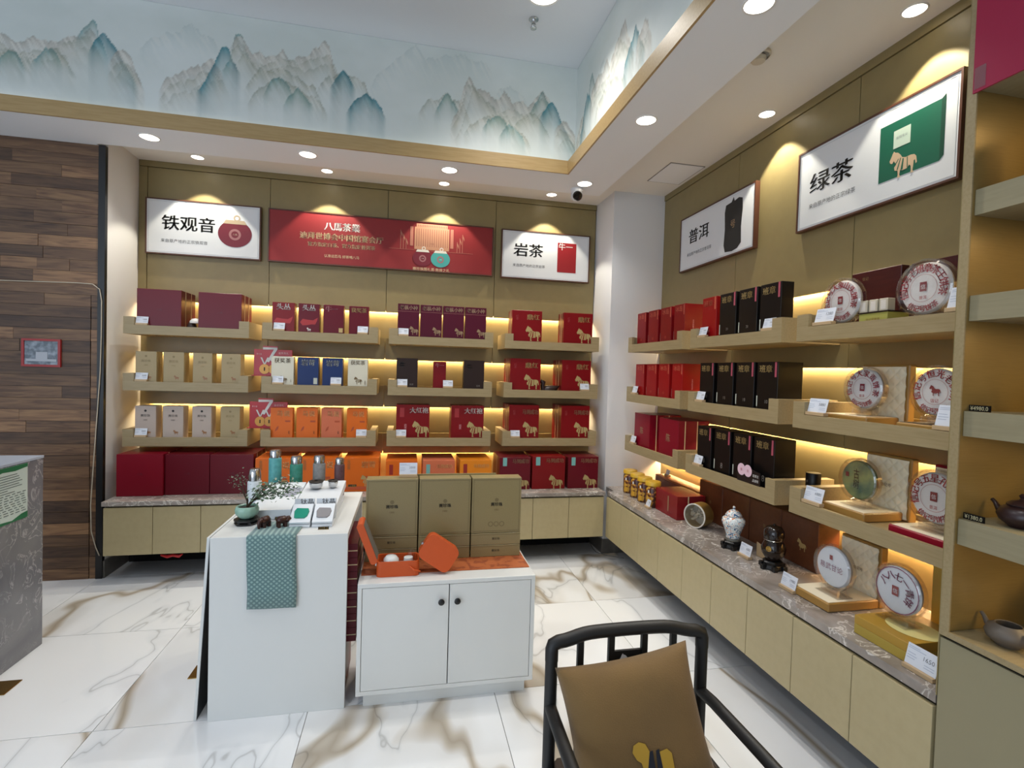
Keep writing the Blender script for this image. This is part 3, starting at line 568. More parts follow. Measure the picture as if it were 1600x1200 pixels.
# counter row
G2 = 'large boxes on the back countertop'; zc = .548
for i, (a, b) in enumerate(((-3.934, -3.656), (-3.650, -3.375), (-3.371, -3.092))):
    tea_box('B', a, b, -.42 if i == 0 else -.40, .3, zc, [.284, .279, .277][i], [card_mat('bright_maroon', '780a1e', .35), maroon, maroon][i], ['brighter red square box at the left end of the back countertop', 'maroon square box, middle of three on the back countertop', 'maroon square box, third from left on back countertop beside orange boxes'][i], G2, d_maroon)
def d_or(title, hs, lab=None):
    def ex(t, w, h, dep, m):
        text(t, 'side_lettering', '金骏眉', -w*.36, h*.80, .024, M('olive_print', '7d5a2c', .5), vert=True); rect(t, 'seal', w*.22, h*.42, w*.22, h*.07, oprint)
        rect(t, 'base_band', 0, h*.1, w*.9, h*.1, M('brick_band', 'b5502c', .5))
    return d_char(title, hs, opale, gb, tw=.42, tz=.80, hx=.66, hz=.32, txo=.2, extra=ex)
oc = ['behind the teal flask', 'behind the grey flask', 'with gold horse, behind brown flask']
for i, (a, b) in enumerate(((-3.080, -2.83), (-2.787, -2.53), (-2.481, -2.234))):
    tea_box('B', a, b, -.40, .3, zc, .248, orange, f'orange gift box on back countertop {oc[i]}', G2, d_or('马说' if i < 2 else '岩苛', .09))
ocs = [(-2.183, -1.954, M('label_darkred', '8f2016', .5), 'with dark red label, behind khaki boxes at left'), (-1.913, -1.671, tealp, 'with teal label, middle behind khaki gift boxes'), (-1.632, -1.388, M('label_darkred'), 'with dark red label, behind khaki boxes at right')]
for a, b, lm, dsc in ocs:
    def ex(t, w, h, dep, m, lm=lm): rect(t, 'label', -w*.33, h*.70, w*.12, h*.34, lm); side_gold(t, w, h, dep, (.4,))
    tea_box('B', a, b, -.40, .32, zc, .225, [orange, coral, card_mat('amber', 'd8801c')][ocs.index((a, b, lm, dsc))], f'low orange gift box on countertop {dsc}', G2, d_char('马到成功', None, opale, tw=.5, tz=.8, txo=.18, extra=ex, th=.03))
def d_mdcg(t, w, h, dep, m): rect(t, 'teal_label', -w*.33, h*.86, w*.13, h*.26, tealp); side_gold(t, w, h, dep, (.4,))
for i, (a, b) in enumerate(((-1.329, -1.084), (-1.068, -.800), (-.775, -.523))):
    tea_box('B', a, b, -.43, .3, zc, [.25, .254, .25][i], [maroon, crimson, maroon][i], f'red gift box with teal label and gold horse, {["left","middle","right"][i]} of three on back countertop', G2, d_char('马到成功', .118, M('dull_gold_print'), gb, tw=.54, tz=.88, hx=.72, hz=.22, txo=.18, extra=d_mdcg, th=.036))
# right wall
G3 = 'tea boxes on the right wall shelves'; BX = -.29
ban_pink = M('rose_strip', 'a04858', .5)
def d_ban(mt, strip, num): 
    def f(t, w, h, dep, m):
        text(t, 'title_lettering', '班章', -w*.08, h*.875, w*.62, mt, h*.14, bold=.02); rect(t, 'rose_strip', w*.40, h*.86, w*.09, h*.27, strip); text(t, 'small_lettering', num, 0, h*.27, w*.13, M('dim_silver_print'))
        rect(t, 'pale_band', -w*.47, h*.27, w*.05, h*.2, M('pale_sticker'))
        s = text(t, 'spine_lettering', '陈香', 0, h*.3, .01, M('dim_gold_print'), vert=True); s.rotation_euler = (0, 0, math.pi/2); s.location = (w/2, dep*.5, 0)
    return f
def d_bing(t, w, h, dep, m):
    text(t, 'title_lettering', '冰岛', -w*.05, h*.89, w*.6, M('red_gold_print', 'b35a42', .5), h*.13, bold=.012); rect(t, 'rose_strip', w*.42, h*.86, w*.07, h*.24, M('red_gold_print'))
    rect(t, 'pale_band', -w*.48, h*.27, w*.02, h*.2, M('pinkish_band', 'a08078', .5)); text(t, 'small_lettering', '10', 0, h*.25, w*.14, M('red_gold_print'))
    s = text(t, 'spine_lettering', '冰岛古树普洱茶', 0, h*.5, .010, M('pink_print'), vert=True); s.rotation_euler = (0, 0, math.pi/2); s.location = (w/2, dep*.45, 0)
ra = [(.564, .706), (.748, .898), (.933, 1.081), (1.119, 1.252)]
for r_ in (0, 1):
    for i, (a, b) in enumerate(ra):
        tea_box('R', a, b, BX, .14 if r_ == 0 else .16, F(TZ[r_]), .275 if r_ == 0 else .27, crimson if r_ == 0 else redb, f'red upright tea box, {on_[i]} from the pillar on {RN[r_]} far tray of right wall', G3, d_bing)
rb_ = [(1.455, 1.597), (1.630, 1.777), (1.803, 1.950), (1.972, 2.120)]
for r_ in range(3):
    for i, (a, b) in enumerate(rb_):
        rd = (r_ == 0 and i == 0)
        tea_box('R', a, b, BX, [.07, .14, .12][r_], F(TZ[r_]), [.275, .272, .275][r_], redb if rd else blk, f'{"red" if rd else "black"} upright tea box, {on_[i]} from left on {RN[r_]} middle tray of right wall', G3, d_ban(M('red_gold_print') if rd else gold, M('red_gold_print') if rd else ban_pink, ['20', '10', '8'][r_]))
def d_bigred(t, w, h, dep, m):
    text(t, 'logo_lettering', '陈', 0, h*.55, w*.2, M('dull_gold_print')); side_gold(t, w, h, dep, (.22, .62))
tea_box('R', .575, .825, BX, .25, F(TZ[2]), .28, card_mat('deep_red', '7a0c20'), 'large red presentation box with gold seams nearest the pillar, bottom far tray', G3, d_bigred)
tea_box('R', .991, 1.249, BX-.012, .22, F(TZ[2]), .28, card_mat('deep_red'), 'large red presentation box with gold seams beside black boxes, bottom far tray', G3, d_bigred)
#==================================================================== SMALL BLACK ITEMS, CARDS
def card(pos, rz, label, w=.08, h=.05, num='268', group='white price cards', base=True):
    t = thing('price_card', label, 'price card', pos, rz, group); zb = .014 if base else 0
    if base: B().box(-w/2, w/2, -.012, .014, 0, .014, .001).done('wooden_base', cardwood, t)
    n = B().box(-w/2, w/2, -.0008, .0008, 0, h).done('card', paper, t, (0, 0, zb)); n.rotation_euler = (R(-14), 0, 0)
    b = B()
    for k, (x0, x1, z) in enumerate(((-.46, -.1, .86), (-.46, .1, .78), (-.46, -.2, .55), (-.46, -.15, .42), (-.46, -.2, .30), (.1, .42, .30), (.1, .42, .18))):
        b.add([(x0*w, -.0012, z*h), (x1*w, -.0012, z*h), (x1*w, -.0012, z*h+.0016), (x0*w, -.0012, z*h+.0016)], [(0, 1, 2, 3)])
    b.done('printed_lines', bluegrey, n); text(n, 'price_digits', num, w*.22, h*.58, w*.34, greyink, y=-.0013)
    return t
LZ = .0625
def bcard(u, row, col, where, num='268'): 
    z = TZ[row]+LZ; p = P(u, 500 if row == 0 else 600 if row == 1 else 680, 'y', -TD+.01); a0, a1 = BA[col]; p.x = min(max(p.x, a0+.067+.039), a1-.067-.039); card((p.x, -TD+.014, z), 0, f'white price card {where}, {RN[row]} tray, {BN[col]}', w=.075, h=.047, num=num)
bcard(218.5, 0, 0, 'at left end', '1888'); bcard(218, 1, 0, 'at left end', '688'); bcard(219, 2, 0, 'at left end', '880')
bcard(436, 0, 1, 'at left end', '1980'); bcard(567, 0, 1, 'at right end', '1080'); bcard(432, 1, 1, 'in front of cream box', '980'); bcard(524.5, 1, 1, 'in front of second navy box', '580'); bcard(565, 2, 1, 'at right end', '380')
bcard(628, 0, 2, 'at left end', '480'); bcard(626, 1, 2, 'at left end', '680'); bcard(700, 1, 2, 'beside small crimson box', '398'); bcard(625.5, 2, 2, 'at left end', '398')
bcard(915, 1, 3, 'at right end', '880'); bcard(802.5, 2, 3, 'at left end', '480')
def rcard(a, row, col, where, num='980', w=.08, h=.05):
    a0, a1 = RA[col]; a = min(max(a, a0+.068+w/2), a1-(.068+w/2 if col < 2 else w/2+.002)); card((-TD+.014, -a, TZ[row]-.005+LZ), RZ['R'], f'white price card {where}, {RN[row]} tray, {RNm[col]}', w, h, num)
rcard(.60, 1, 0, 'at left end', '1680'); rcard(.60, 2, 0, 'at left end', '1280')
rcard(1.50, 0, 1, 'at left end', '1880'); rcard(2.07, 0, 1, 'at right end', '2680'); rcard(1.50, 1, 1, 'at left end', '3280'); rcard(1.50, 2, 1, 'at left end', '980')
rcard(2.41, 0, 2, 'at left end', '1280', .10, .06); rcard(2.97, 0, 2, 'at right end', '1580', .11, .07); rcard(2.39, 1, 2, 'at left end', '5880', .1, .06); rcard(2.95, 1, 2, 'at right end', '1150', .11, .07); rcard(2.38, 2, 2, 'at left end', '6880', .1, .06)
card((-.393, -1.04, .548), RZ['R'], 'white price card on stone counter before the jars', .06, .045, '98')
card((-.33, -1.985, .548), RZ['R'], 'white price card on stone counter between the two urns', .085, .055, '680')
card((-.40, -2.37, .548), RZ['R'], 'white price card on stone counter left of the cream presentation box', .085, .055, '1980')
card((-.44, -2.985, .548), RZ['R'], 'white price card on stone counter at the near end, reading 1650', .10, .065, '1650')
# red seven medal stand signs
def medal_sign(x, z, label):
    t = thing('medal_sign', label, 'sign', (x, -.235, z), R(-3), 'red medal signs'); r_ = M('sign_red', 'b3121c', .35)
    B().box(-.11, .155, 0, .004, .0, .19, .001).box(-.05, .055, -.001, .005, .17, .215).done('board', r_, t)
    B().box(-.125, .16, -.004, .05, -.006, 0).done('foot_plate', r_, t)
    b = B(); b.add([(-.048, -.004, .205), (.052, -.004, .205), (.052, -.004, .19), (-.005, -.004, .095), (-.02, -.004, .10), (.028, -.004, .19), (-.048, -.004, .188)], [(0, 6, 5, 4, 3, 2, 1)]); b.done('number_seven', whiteprint, t)
    for cx in (-.035, .028):
        o = B().lathe([(0, 0), (.034, 0), (.036, .002), (.036, .004), (0, .004)], 24).done('medal', M('medal_gold', 'c98f3c', .35, metal=.2), t); o.rotation_euler = (R(90), 0, 0); o.location = (cx, -.001, .045); text(t, 'medal_digit', '1', cx, .045, .008, inkblack, .026, y=-.006)
        b = B(); b.add([(cx-.03, -.0035, .13), (cx-.018, -.0035, .13), (cx+.004, -.0035, .078), (cx-.005, -.0035, .078)], [(0, 3, 2, 1)]); b.add([(cx+.018, -.0035, .13), (cx+.030, -.0035, .13), (cx+.005, -.0035, .078), (cx-.004, -.0035, .078)], [(0, 3, 2, 1)]); b.done('ribbon', whiteprint, t)
    text(t, 'sign_lettering', '金奖茶礼', .095, .165, .07, M('pale_pink_print', 'e0b4b0', .5), y=-.001); text(t, 'small_lettering', '第七届', -.075, .155, .035, M('pale_pink_print'), y=-.001)
medal_sign(P(393, 560, 'y', -.235)[0]+.125, TZ[1]+.125, 'red sign with white seven and two gold medals between middle trays'); medal_sign(P(386, 640, 'y', -.235)[0]+.125, TZ[2]+.125, 'red sign with white seven and two gold medals between bottom trays')
# small ornaments
def duck(x, z):
    t = thing('bird_figurine', 'small dark brown carved bird figurine on rightmost middle tray', 'figurine', (x, -.24, z)); m = M('carved_brown', '2b1a14', .4)
    b = B(); pts = [(-.045, 0, .028), (-.03, 0, .028), (0, 0, .029), (.03, 0, .034), (.055, 0, .045), (.075, 0, .055)]; b.tube(pts, [.012, .026, .028, .024, .012, .003], 12); o = b.done('body', m, t); autosmooth(o, 80)
    autosmooth(B().tube([(-.04, 0, .03), (-.045, 0, .055), (-.04, 0, .072), (-.055, 0, .078), (-.07, 0, .07)], [.016, .015, .018, .012, .004], 10).done('head', m, t), 80)
duck(-.90, F(TZ[1]))
bpy.data.objects['bird_figurine'].scale = (1.2, 1.2, 1.4)
t = thing('tea_figurine', 'tiny brown figurine with white cap between maroon boxes on leftmost top tray', 'figurine', (-3.545, -.27, F(TZ[0])))
autosmooth(B().lathe([(.022, 0), (.026, .03), (.02, .06), (.012, .07), (0, .072)], 14).done('body', M('carved_brown'), t), 60); autosmooth(B().lathe([(0.03, .062), (.03, .075), (.018, .09), (0, .094)], 14, (.02, 0)).done('cap', M('cap_white', 'cfcac4', .4), t), 60); t.scale = (1.25, 1.25, 1.15)
# black tins on bottom middle tray / between trays
t = thing('black_tin', 'small black cylinder tin beside small black box on bottom middle tray', 'tin', (-.17, -2.235, .935), RZ['R'])
G5 = None
autosmooth(B().lathe([(.031, 0), (.032, .003), (.032, .095), (.030, .098)], 24).done('body', blk, t), 40); text(t, 'lettering', '茶', 0, .06, .012, M('dim_silver_print'), y=-.0335)
t2 = bpy.data.objects  # noqa
bx = thing('shelf_riser', 'khaki block under the black tin beside the near bottom tray', 'stand', (-.17, -2.23, .872), RZ['R']); B().box(-.045, .05, -.05, .1, 0, .062).done('block', traywood, bx)
card((-.235, -2.20, .895), RZ['R'], 'white price card in front of the black tin at bottom row', .07, .045, '198')
#==================================================================== PU'ER CAKES AND OPEN BOXES
cakepaper = M('wrapping_paper', 'd8d3cf', .55, bump=(80, .5)); cakegrey = M('silver_wrap', 'c3c8d0', .35, bump=(60, .4)); cakegreen = M('green_wrap', '8f9a62', .5, noise=(14, (1, 1, 1), '3c5c50', 1.))
seal_m = M('seal_maroon', '7b2027', .6)
def cake(a, b, z, r, label, ring='信记号老班章茶王饼茶', bottom='信记号饼茶', mode='std', rz=0, mat=cakepaper, fr='R', stand=True, tilt=-8):
    t = thing('tea_cake', label, 'tea cake', W(fr, a, b, z), RZ[fr]+rz, 'round tea cakes in clear cases')
    zc_ = r+.018
    def dsk(nm, prof, m, n=40):
        o = B().lathe(prof, n, cap=False).done(nm, m, t); o.rotation_euler = (R(90), 0, 0); o.location = (0, 0, zc_); return autosmooth(o, 35)
    rc = r*.88
    dsk('cake', [(0, .012), (rc*.7, .0118), (rc*.93, .009), (rc, 0), (rc*.97, -.010), (rc*.6, -.013), (0, -.013)][::-1], mat)
    o = dsk('case_rim', [(r*.93, .016), (r, .014), (r, -.014), (r*.93, -.018), (r*.90, -.018), (r*.96, -.012), (r*.96, .012), (r*.90, .016)], acrylic_rim)
    if stand:
        B().box(-r*.62, r*.62, -.035, .04, 0, .004, .001).box(-r*.5, r*.5, -.014, -.010, .004, .026).box(-r*.5, r*.5, .016, .020, .004, .05).done('acrylic_stand', acrylic_rim, t)
    y = -.0150; ink = redprint if mode != 'white' else M('plum_print', '6f2450', .6)
    if mode == 'std' or mode == 'horse':
        arc_text(t, 'ring_lettering', ring, 0, zc_, rc*.78, 195, -15, r*.30, ink, y); arc_text(t, 'base_lettering', bottom, 0, zc_, rc*.80, 235, 305, r*.22, ink, y, True)
        disc(t, 'inner_ring', 0, zc_, rc*.54, M('faint_pink_print', 'b8908c', .6), y=y+.0001, rin=rc*.52)
        if mode == 'std': rect(t, 'seal', 0, zc_+r*.05, r*.24, r*.32, seal_m, y-.0002); text(t, 'seal_lettering', '信', 0, zc_+r*.05, r*.16, cakepaper, y=y-.0006); text(t, 'small_lettering', '普洱', 0, zc_-r*.32, r*.26, ink, y=y-.0002)
        else: horse(t, 0, zc_+r*.06, r*.42, seal_m, cakepaper, y=y-.0002, stripes=False); text(t, 'small_lettering', '信记', 0, zc_-r*.32, r*.3, ink, y=y-.0002)
    elif mode == 'plain': text(t, 'title_lettering', '易武甘论', 0, zc_, r*1.2, M('plum_print', '6f2450', .6), y=y); rect(t, 'seal', -r*.02, zc_+r*.42, r*.16, r*.2, seal_m, y)
    elif mode == 'green': text(t, 'title_lettering', '古树', -r*.02, zc_+r*.05, r*.3, inkblack, y=y, vert=True, height=r*.9); rect(t, 'seal', -r*.5, zc_+r*.18, r*.17, r*.2, seal_m, y)
    elif mode == 'qi': arc_text(t, 'title_lettering', '八八七一青饼', 0, zc_, rc*.62, 150, -25, r*.32, M('plum_print', '6f2450', .6), y); rect(t, 'seal', -r*.02, zc_-r*.02, r*.26, r*.36, seal_m, y-.0002); text(t, 'seal_lettering', '信', -r*.02, zc_-r*.02, r*.18, cakegrey, y=y-.0006); disc(t, 'edge_ring', 0, zc_, rc*.97, M('plum_print'), y=y+.004, rin=rc*.93)
    o = disc(t, 'case_front', 0, zc_, r*.93, acrylic, y=-.019, n=40)
    return t
zt = TZ[0]-.006+.043
cake(2.45, -.262, zt, .100, 'round tea cake in clear case, left one on top near tray', ring='信记号大象山头饼茶')
cake(2.80, -.262, zt, .103, 'round tea cake in clear case at right end of top near tray')
woodbox = M('dark_rosewood', '3a0a0c', .3, noise=(5, (1, 1, 12), '4d1413', .6))
def wbox(a0, a1, label, h):
    w = a1-a0; t = thing('rosewood_box', label, 'box', W('R', (a0+a1)/2, -.11, zt), RZ['R']); B().box(-w/2, w/2, 0, .04, 0, h, .002).done('lid', woodbox, t); B().box(-w/2, w/2, .0425, .10, 0, h-.002, .002).done('body', woodbox, t)
    text(t, 'logo_lettering', '信记', -w*.2, h*.88, .03, M('dim_gold_print'))
wbox(2.337, 2.570, 'dark rosewood box behind the left tea cake on top near tray', .262); wbox(2.61, 2.86, 'dark rosewood box behind right tea cake on top near tray', .255)
t = thing('green_box', 'small olive green box beside left tea cake on top near tray', 'box', W('R', 2.60, -.27, zt), RZ['R']); B().box(-.062, .062, 0, .1, 0, .055, .001).done('body', M('olive_card', 'a3a050', .5), t); text(t, 'lettering', '信记号普洱', 0, .03, .06, M('olive_print')); B().box(-.066, .068, -.004, .11, .0555, .060).done('lid', card_mat('chocolate', '2a1c17'), t)
for i in range(3):
    t = thing('small_white_box', f'tiny white box, {["left","middle","right"][i]} of three on the olive box', 'box', W('R', 2.548+.044*i, -.262, zt+.0605), RZ['R'], 'tiny white boxes'); B().box(-.018, .018, 0, .035, 0, .048, .001).done('body', M('ivory_card', 'bfb6a0', .5), t); rect(t, 'label', 0, .024, .022, .036, M('pale_label', 'd6cfc4', .5))
quilt = M('quilted_satin', 'efe4c8', .45); tanbox = M('tan_gold_card', 'a07a3e', .35)
def quiltpanel(w, h, n, name, parent, mat=quilt):
    k = 64; v = []; f = []
    for i in range(k+1):
        for j in range(k+1):
            x, z = i/k, j/k*h/w; p = min(abs(math.sin((x+z)*4*math.pi)), abs(math.sin((x-z)*4*math.pi))); v.append(((x-.5)*w, -.001-.005*p**.5, j/k*h))
    for i in range(k):
        for j in range(k): a = i*(k+1)+j; f.append((a, a+k+1, a+k+2, a+1))
    return mesh_obj(name, v, f, mat, parent, smooth=True)
def openbox(a, b, z, w, d, hb, hl, label, col, lidshift=0., inner=quilt, lift=0.):
    """low tray base in front with the lid standing upright behind it"""
    t = thing('presentation_box', label, 'box', W('R', a, b, z), RZ['R'], 'open presentation boxes')
    B().box(-w/2, w/2, 0, d, 0, hb, .004).done('base', col, t); B().box(-w/2+.008, w/2-.008, .008, d-.008, hb, hb+.0015).done('lining', quilt if inner is quilt else inner, t)
    l = B().box(-w/2, w/2, 0, .035, 0, hl, .004).done('lid', col, t, (lidshift, d+.002, lift)); q = quiltpanel(w-.018, hl-.018, 5, 'quilted_lining', l, inner); q.location = (0, 0, .009); text(l, 'logo_lettering', '信记号', .0, hl*.52, w*.22, M('olive_print'), y=-.0075)
    return t
z2 = TZ[1]-.006+.043; z3 = TZ[2]-.006+.043
openbox(2.49, -.275, z2, .215, .16, .032, .245, 'cream quilted open presentation box, middle near tray', tanbox, lidshift=.03)
cake(2.53, -.265+.05, z2+.034, .092, 'round tea cake with red lettering standing in open box, middle near tray', ring='信记号大家贡饼茶', rz=0)
openbox(2.85, -.30, z2, .215, .20, .030, .215, 'gold open presentation box at right end of middle near tray', tanbox, inner=M('dark_lining', '2a2016', .5))
cake(2.845, -.245, z2+.032, .094, 'round tea cake with red horse at right end of middle near tray', ring='信记号恒光老树饼', mode='horse')
openbox(2.50, -.27, z3, .205, .19, .036, .255, 'cream quilted open presentation box, bottom near tray', tanbox, lidshift=.025)
cake(2.50, -.19, z3+.038, .092, 'mottled green tea cake standing in open box, bottom near tray', mode='green', mat=cakegreen)
openbox(2.845, -.29, z3, .245, .20, .036, .255, 'crimson presentation box open at right end of bottom near tray', card_mat('crimson_box', '8a1226'))
cake(2.84, -.22, z3+.038, .102, 'round tea cake with plum lettering standing in crimson box', ring='信记号五星孔雀青饼', mode='std')
openbox(2.485, -.395, .548, .195, .24, .036, .25, 'cream quilted open presentation box on right stone counter', tanbox)
cake(2.505, -.30, .586, .094, 'white tea cake with purple title in cream box on stone counter', mode='plain', mat=cakegrey)
t = thing('gold_box', 'two layer golden gift box on stone counter under the near tea cake', 'box', W('R', 2.83, -.42, .548), RZ['R'])
gcard = M('golden_card', 'a8832c', .35); gcard2 = M('golden_card_side', 'a8903c', .4)
B().box(-.105, .105, 0, .24, 0, .034, .001).done('base', gcard2, t); B().box(-.105, .105, 0, .24, .0345, .066, .001).done('lid', gcard, t)
o = B().lathe([(0, 0), (.09, 0)], 32, cap=False).done('satin_inset', M('satin_inset', 'd8cf8c', .4), t, (.02, .115, .0668)); o.scale = (.95, .8, 1)
cake(2.80, -.315, .616, .095, 'tea cake with purple ring in clear case on the golden box', mode='qi', mat=cakegrey)
t = thing('golden_display_board', 'golden card with ink brush circle behind near tea cake', 'display board', W('R', 2.90, -.12, .548), RZ['R'])
B().box(-.14, .14, 0, .03, 0, .28, .002).done('board', M('yellow_gold_card', 'c9a640', .35), t); text(t, 'lettering', '信记号', -.02, .24, .07, M('olive_print')); disc(t, 'brush_circle', .06, .12, .07, inkblack, rin=.064, n=36); text(t, 'brush_lettering', '八', .04, .12, .04, inkblack)
# round medallion sign on black boxes
t = thing('medallion_sign', 'black sign with two pink tea cake discs in front of black boxes', 'sign', W('R', 1.97, -TD+.005, TZ[2]+.058), RZ['R'])
B().prism([(-.075, 0), (.10, 0), (.10, .065), (.03, .075), (-.025, .10), (-.07, .09), (-.082, .04)], 0, .004).done('board', M('sign_black', '141214', .3), t)
for cx in (-.043, .008):
    disc(t, 'pink_disc', cx, .062, .031, M('pink_disc', 'd9b8c4', .5), y=-.001-.0002*(cx > 0)); text(t, 'disc_lettering', '信', cx, .062, .015, redprint, y=-.0016)
text(t, 'sign_lettering', '双茶王', .068, .046, .045, whiteprint, y=-.001); text(t, 'sign_lettering', '品鉴权', .068, .022, .045, whiteprint, y=-.001)
t = thing('emblem_hook', 'small clear hook with two white dots on panel under middle right tray', 'hook', (-.001, -1.345, 1.10+.02), RZ['R']); B().box(-.014, .014, -.002, 0, -.02, .03, .0005).done('plate', acrylic_rim, t); disc(t, 'dot', -.006, .0, .004, whiteprint, y=-.003, n=10); disc(t, 'dot', .006, .0, .004, whiteprint, y=-.003, n=10)
#==================================================================== RIGHT COUNTER ITEMS
for i, a in enumerate((.59, .73, .862, 1.0)):
    t = thing('honey_jar', f'brown tea jar with yellow lid, {on_[i]} from the pillar on stone counter', 'jar', (-.318-.006*i, -a, .548), 0, 'jars with yellow lids')
    autosmooth(B().lathe([(.048, 0), (.052, .006), (.052, .135), (.048, .142), (.042, .146)], 28).done('jar', jar_m, t), 40)
    autosmooth(B().lathe([(.050, .146), (.054, .15), (.054, .172), (.050, .177), (0, .178)], 28).done('lid', M('yellow_lid', 'c9a02e', .3), t), 40)
    ys = [rect(t, 'yellow_label', 0, .03, .03, .035, M('label_yellow', 'c8962a', .5), y=-.0525), rect(t, 'white_label', 0, .11, .012, .02, whiteprint, y=-.0525)]
    for c_ in ys: c_.rotation_euler = (0, 0, R(-62))
t = tea_box('R', 1.06, 1.34, -.345, .20, .548, .15, card_mat('brick_red', '7c1c20', .25), 'glossy brick red box with gold seam on stone counter', None, None)
rect(t, 'gold_strip', .03, .08, .012, .10, M('dull_gold_print')); text(t, 'lettering', '正山小种', .05, .03, .05, M('dull_red_print')); B().box(.1402, .1412, .075, .083, .001, .149).done('gold_seam', palegold, t); pass
t = thing('long_red_box', 'long flat dark red box along the wall behind jars and red box', 'box', (-.075, -.93, .548), RZ['R']); B().box(-.30, .295, -.05, .06, 0, .135, .002).done('body', M('long_box_red', '6b1a14', .35), t); B().box(-.30, .295, -.05, .06, .1355, .15, .002).done('lid', M('long_box_amber_wash', 'a0521c', .35), t)  # orange lid colour paints the strip light's wash over the red top
card((-.08, -.73, .699), RZ['R'], 'white price card on top of the long dark red box', .05, .035, '68')
def discbox():
    t = thing('tea_disc_box', 'open round gold tin of dried fruit tea standing on edge', 'tin', (-.285, -1.48, .548), RZ['R']+R(24)); r = .073
    def d(nm, prof, m): o = B().lathe(prof, 36, cap=False).done(nm, m, t); o.rotation_euler = (R(90), 0, 0); o.location = (0, 0, r); autosmooth(o, 35)
    d('tin_wall', [(r-.004, -.055), (r, -.055), (r, .03), (r-.004, .03)], M('satin_gold', 'c0a25c', .3, metal=.8)); d('tin_back', [(0, -.05), (r-.004, -.05)], M('tin_inside', 'b8ad96', .4)); d('white_rim', [(r-.006, .03), (r+.001, .03), (r+.001, .036), (r-.006, .036)], M('rim_white', 'd2cdc2', .4))
    b = B(); random.seed(11)
    for k in range(26):
        a = random.uniform(0, 6.28); q = random.uniform(0, .045)*1.2; x, z = q*math.cos(a), r+q*math.sin(a); s = random.uniform(.010, .015)
        b.lathe([(0, -s*.7), (s*.8, -s*.4), (s, 0), (s*.7, s*.5), (0, s*.7)], 7, (x, -.0)); 
        for i in range(len(b.v)-35, len(b.v)): b.v[i] = (b.v[i][0], b.v[i][1]-.004, b.v[i][2]+z)
    tag(b.done('dried_fruit', M('dried_fruit', '8f8268', .7), t, smooth=True), kind='stuff')
    disc(t, 'clear_lid', 0, r, r-.006, acrylic, y=-.034)
discbox()
def footed(t, m, r): 
    B().lathe([(r*.9, 0), (r*1.0, .006), (r*.85, .02), (r*.95, .034), (r*.8, .04)], 6).done('stand', m, t)
    for k in range(6):
        a = k*math.pi/3; B().box(-.012, .012, -.01, .01, 0, .022, .002).done('foot', m, t, (r*1.0*math.cos(a), r*1.0*math.sin(a), 0))
t = thing('porcelain_urn', 'white porcelain urn with floral pattern on black stand', 'vase', (-.30, -1.845, .548)); footed(t, black, .052)
autosmooth(B().lathe([(.034, .042), (.036, .05), (.037, .08), (.050, .115), (.060, .14), (.058, .158), (.045, .17), (.034, .174)], 36).done('urn', vase_m, t), 50)
B().lathe([(.0375, .042), (.039, .05), (.038, .058)], 30, cap=False).done('grey_foot_ring', M('grey_glaze', '6c6a62', .4), t)
autosmooth(B().lathe([(.042, .175), (.043, .179), (.034, .192), (.02, .203), (.006, .208), (.004, .212), (.008, .219), (.004, .226), (0, .227)], 30).done('lid', vase_m, t), 50)
t = thing('brown_urn', 'dark brown glazed urn with domed lid on black stand', 'vase', (-.285, -2.135, .548)); footed(t, black, .052); bz = M('brown_glaze', '1d130f', .12)
autosmooth(B().lathe([(.030, .042), (.036, .05), (.052, .075), (.056, .10), (.046, .128), (.040, .138), (.042, .142)], 32).done('urn', bz, t), 50)
autosmooth(B().lathe([(.044, .143), (.047, .16), (.045, .185), (.034, .202), (.018, .208), (.008, .210), (.006, .216), (0, .219)], 32).done('lid', bz, t), 50)
B().lathe([(.0445, .139), (.046, .1405), (.0445, .142)], 32, cap=False).done('silver_rim', chrome, t)
o = B().lathe([(0, 0), (.013, 0), (.013, .004), (0, .005)], 16).done('medallion', brass, t); o.rotation_euler = (R(90), 0, R(-62)); o.location = (-.051*math.cos(R(28)), -.051*math.sin(R(28)), .105)
t = thing('small_card_holder', 'small tan cut card behind the urn price card', 'card', (-.245, -1.995, .548), RZ['R']); B().prism([(-.03, 0), (.04, 0), (.04, .035), (.02, .06), (-.015, .068), (-.03, .07)], 0, .003).done('card', cardwood, t)
bb_ = [(1.24, 1.487), (1.492, 1.738), (1.743, 1.988), (1.993, 2.232)]
brownbox = M('brown_gift_card', '5a3018', .4, noise=(40, (1, 1, 1), '6a3a1e', .6))
for i, (a, b) in enumerate(bb_):
    def db(t, w, h, dep, m, i=i):
        if i == 3: horse(t, .02, h*.45, .06, gold, m, 'gold_butterfly', stripes=False)
        else: text(t, 'lettering', '茶', 0, h*.5, .02, M('dim_gold_print'))
        B().box(-w/2, w/2, .002, dep-.03, h+.0003, h+.002).done('top_edge', M('brown_edge', '7c4a24', .4), t)
    tea_box('R', a, b, -.125, .12, .548, .238, brownbox, f'large brown gift box leaning at wall, {on_[i]} from the left behind the urns', 'brown gift boxes', db)
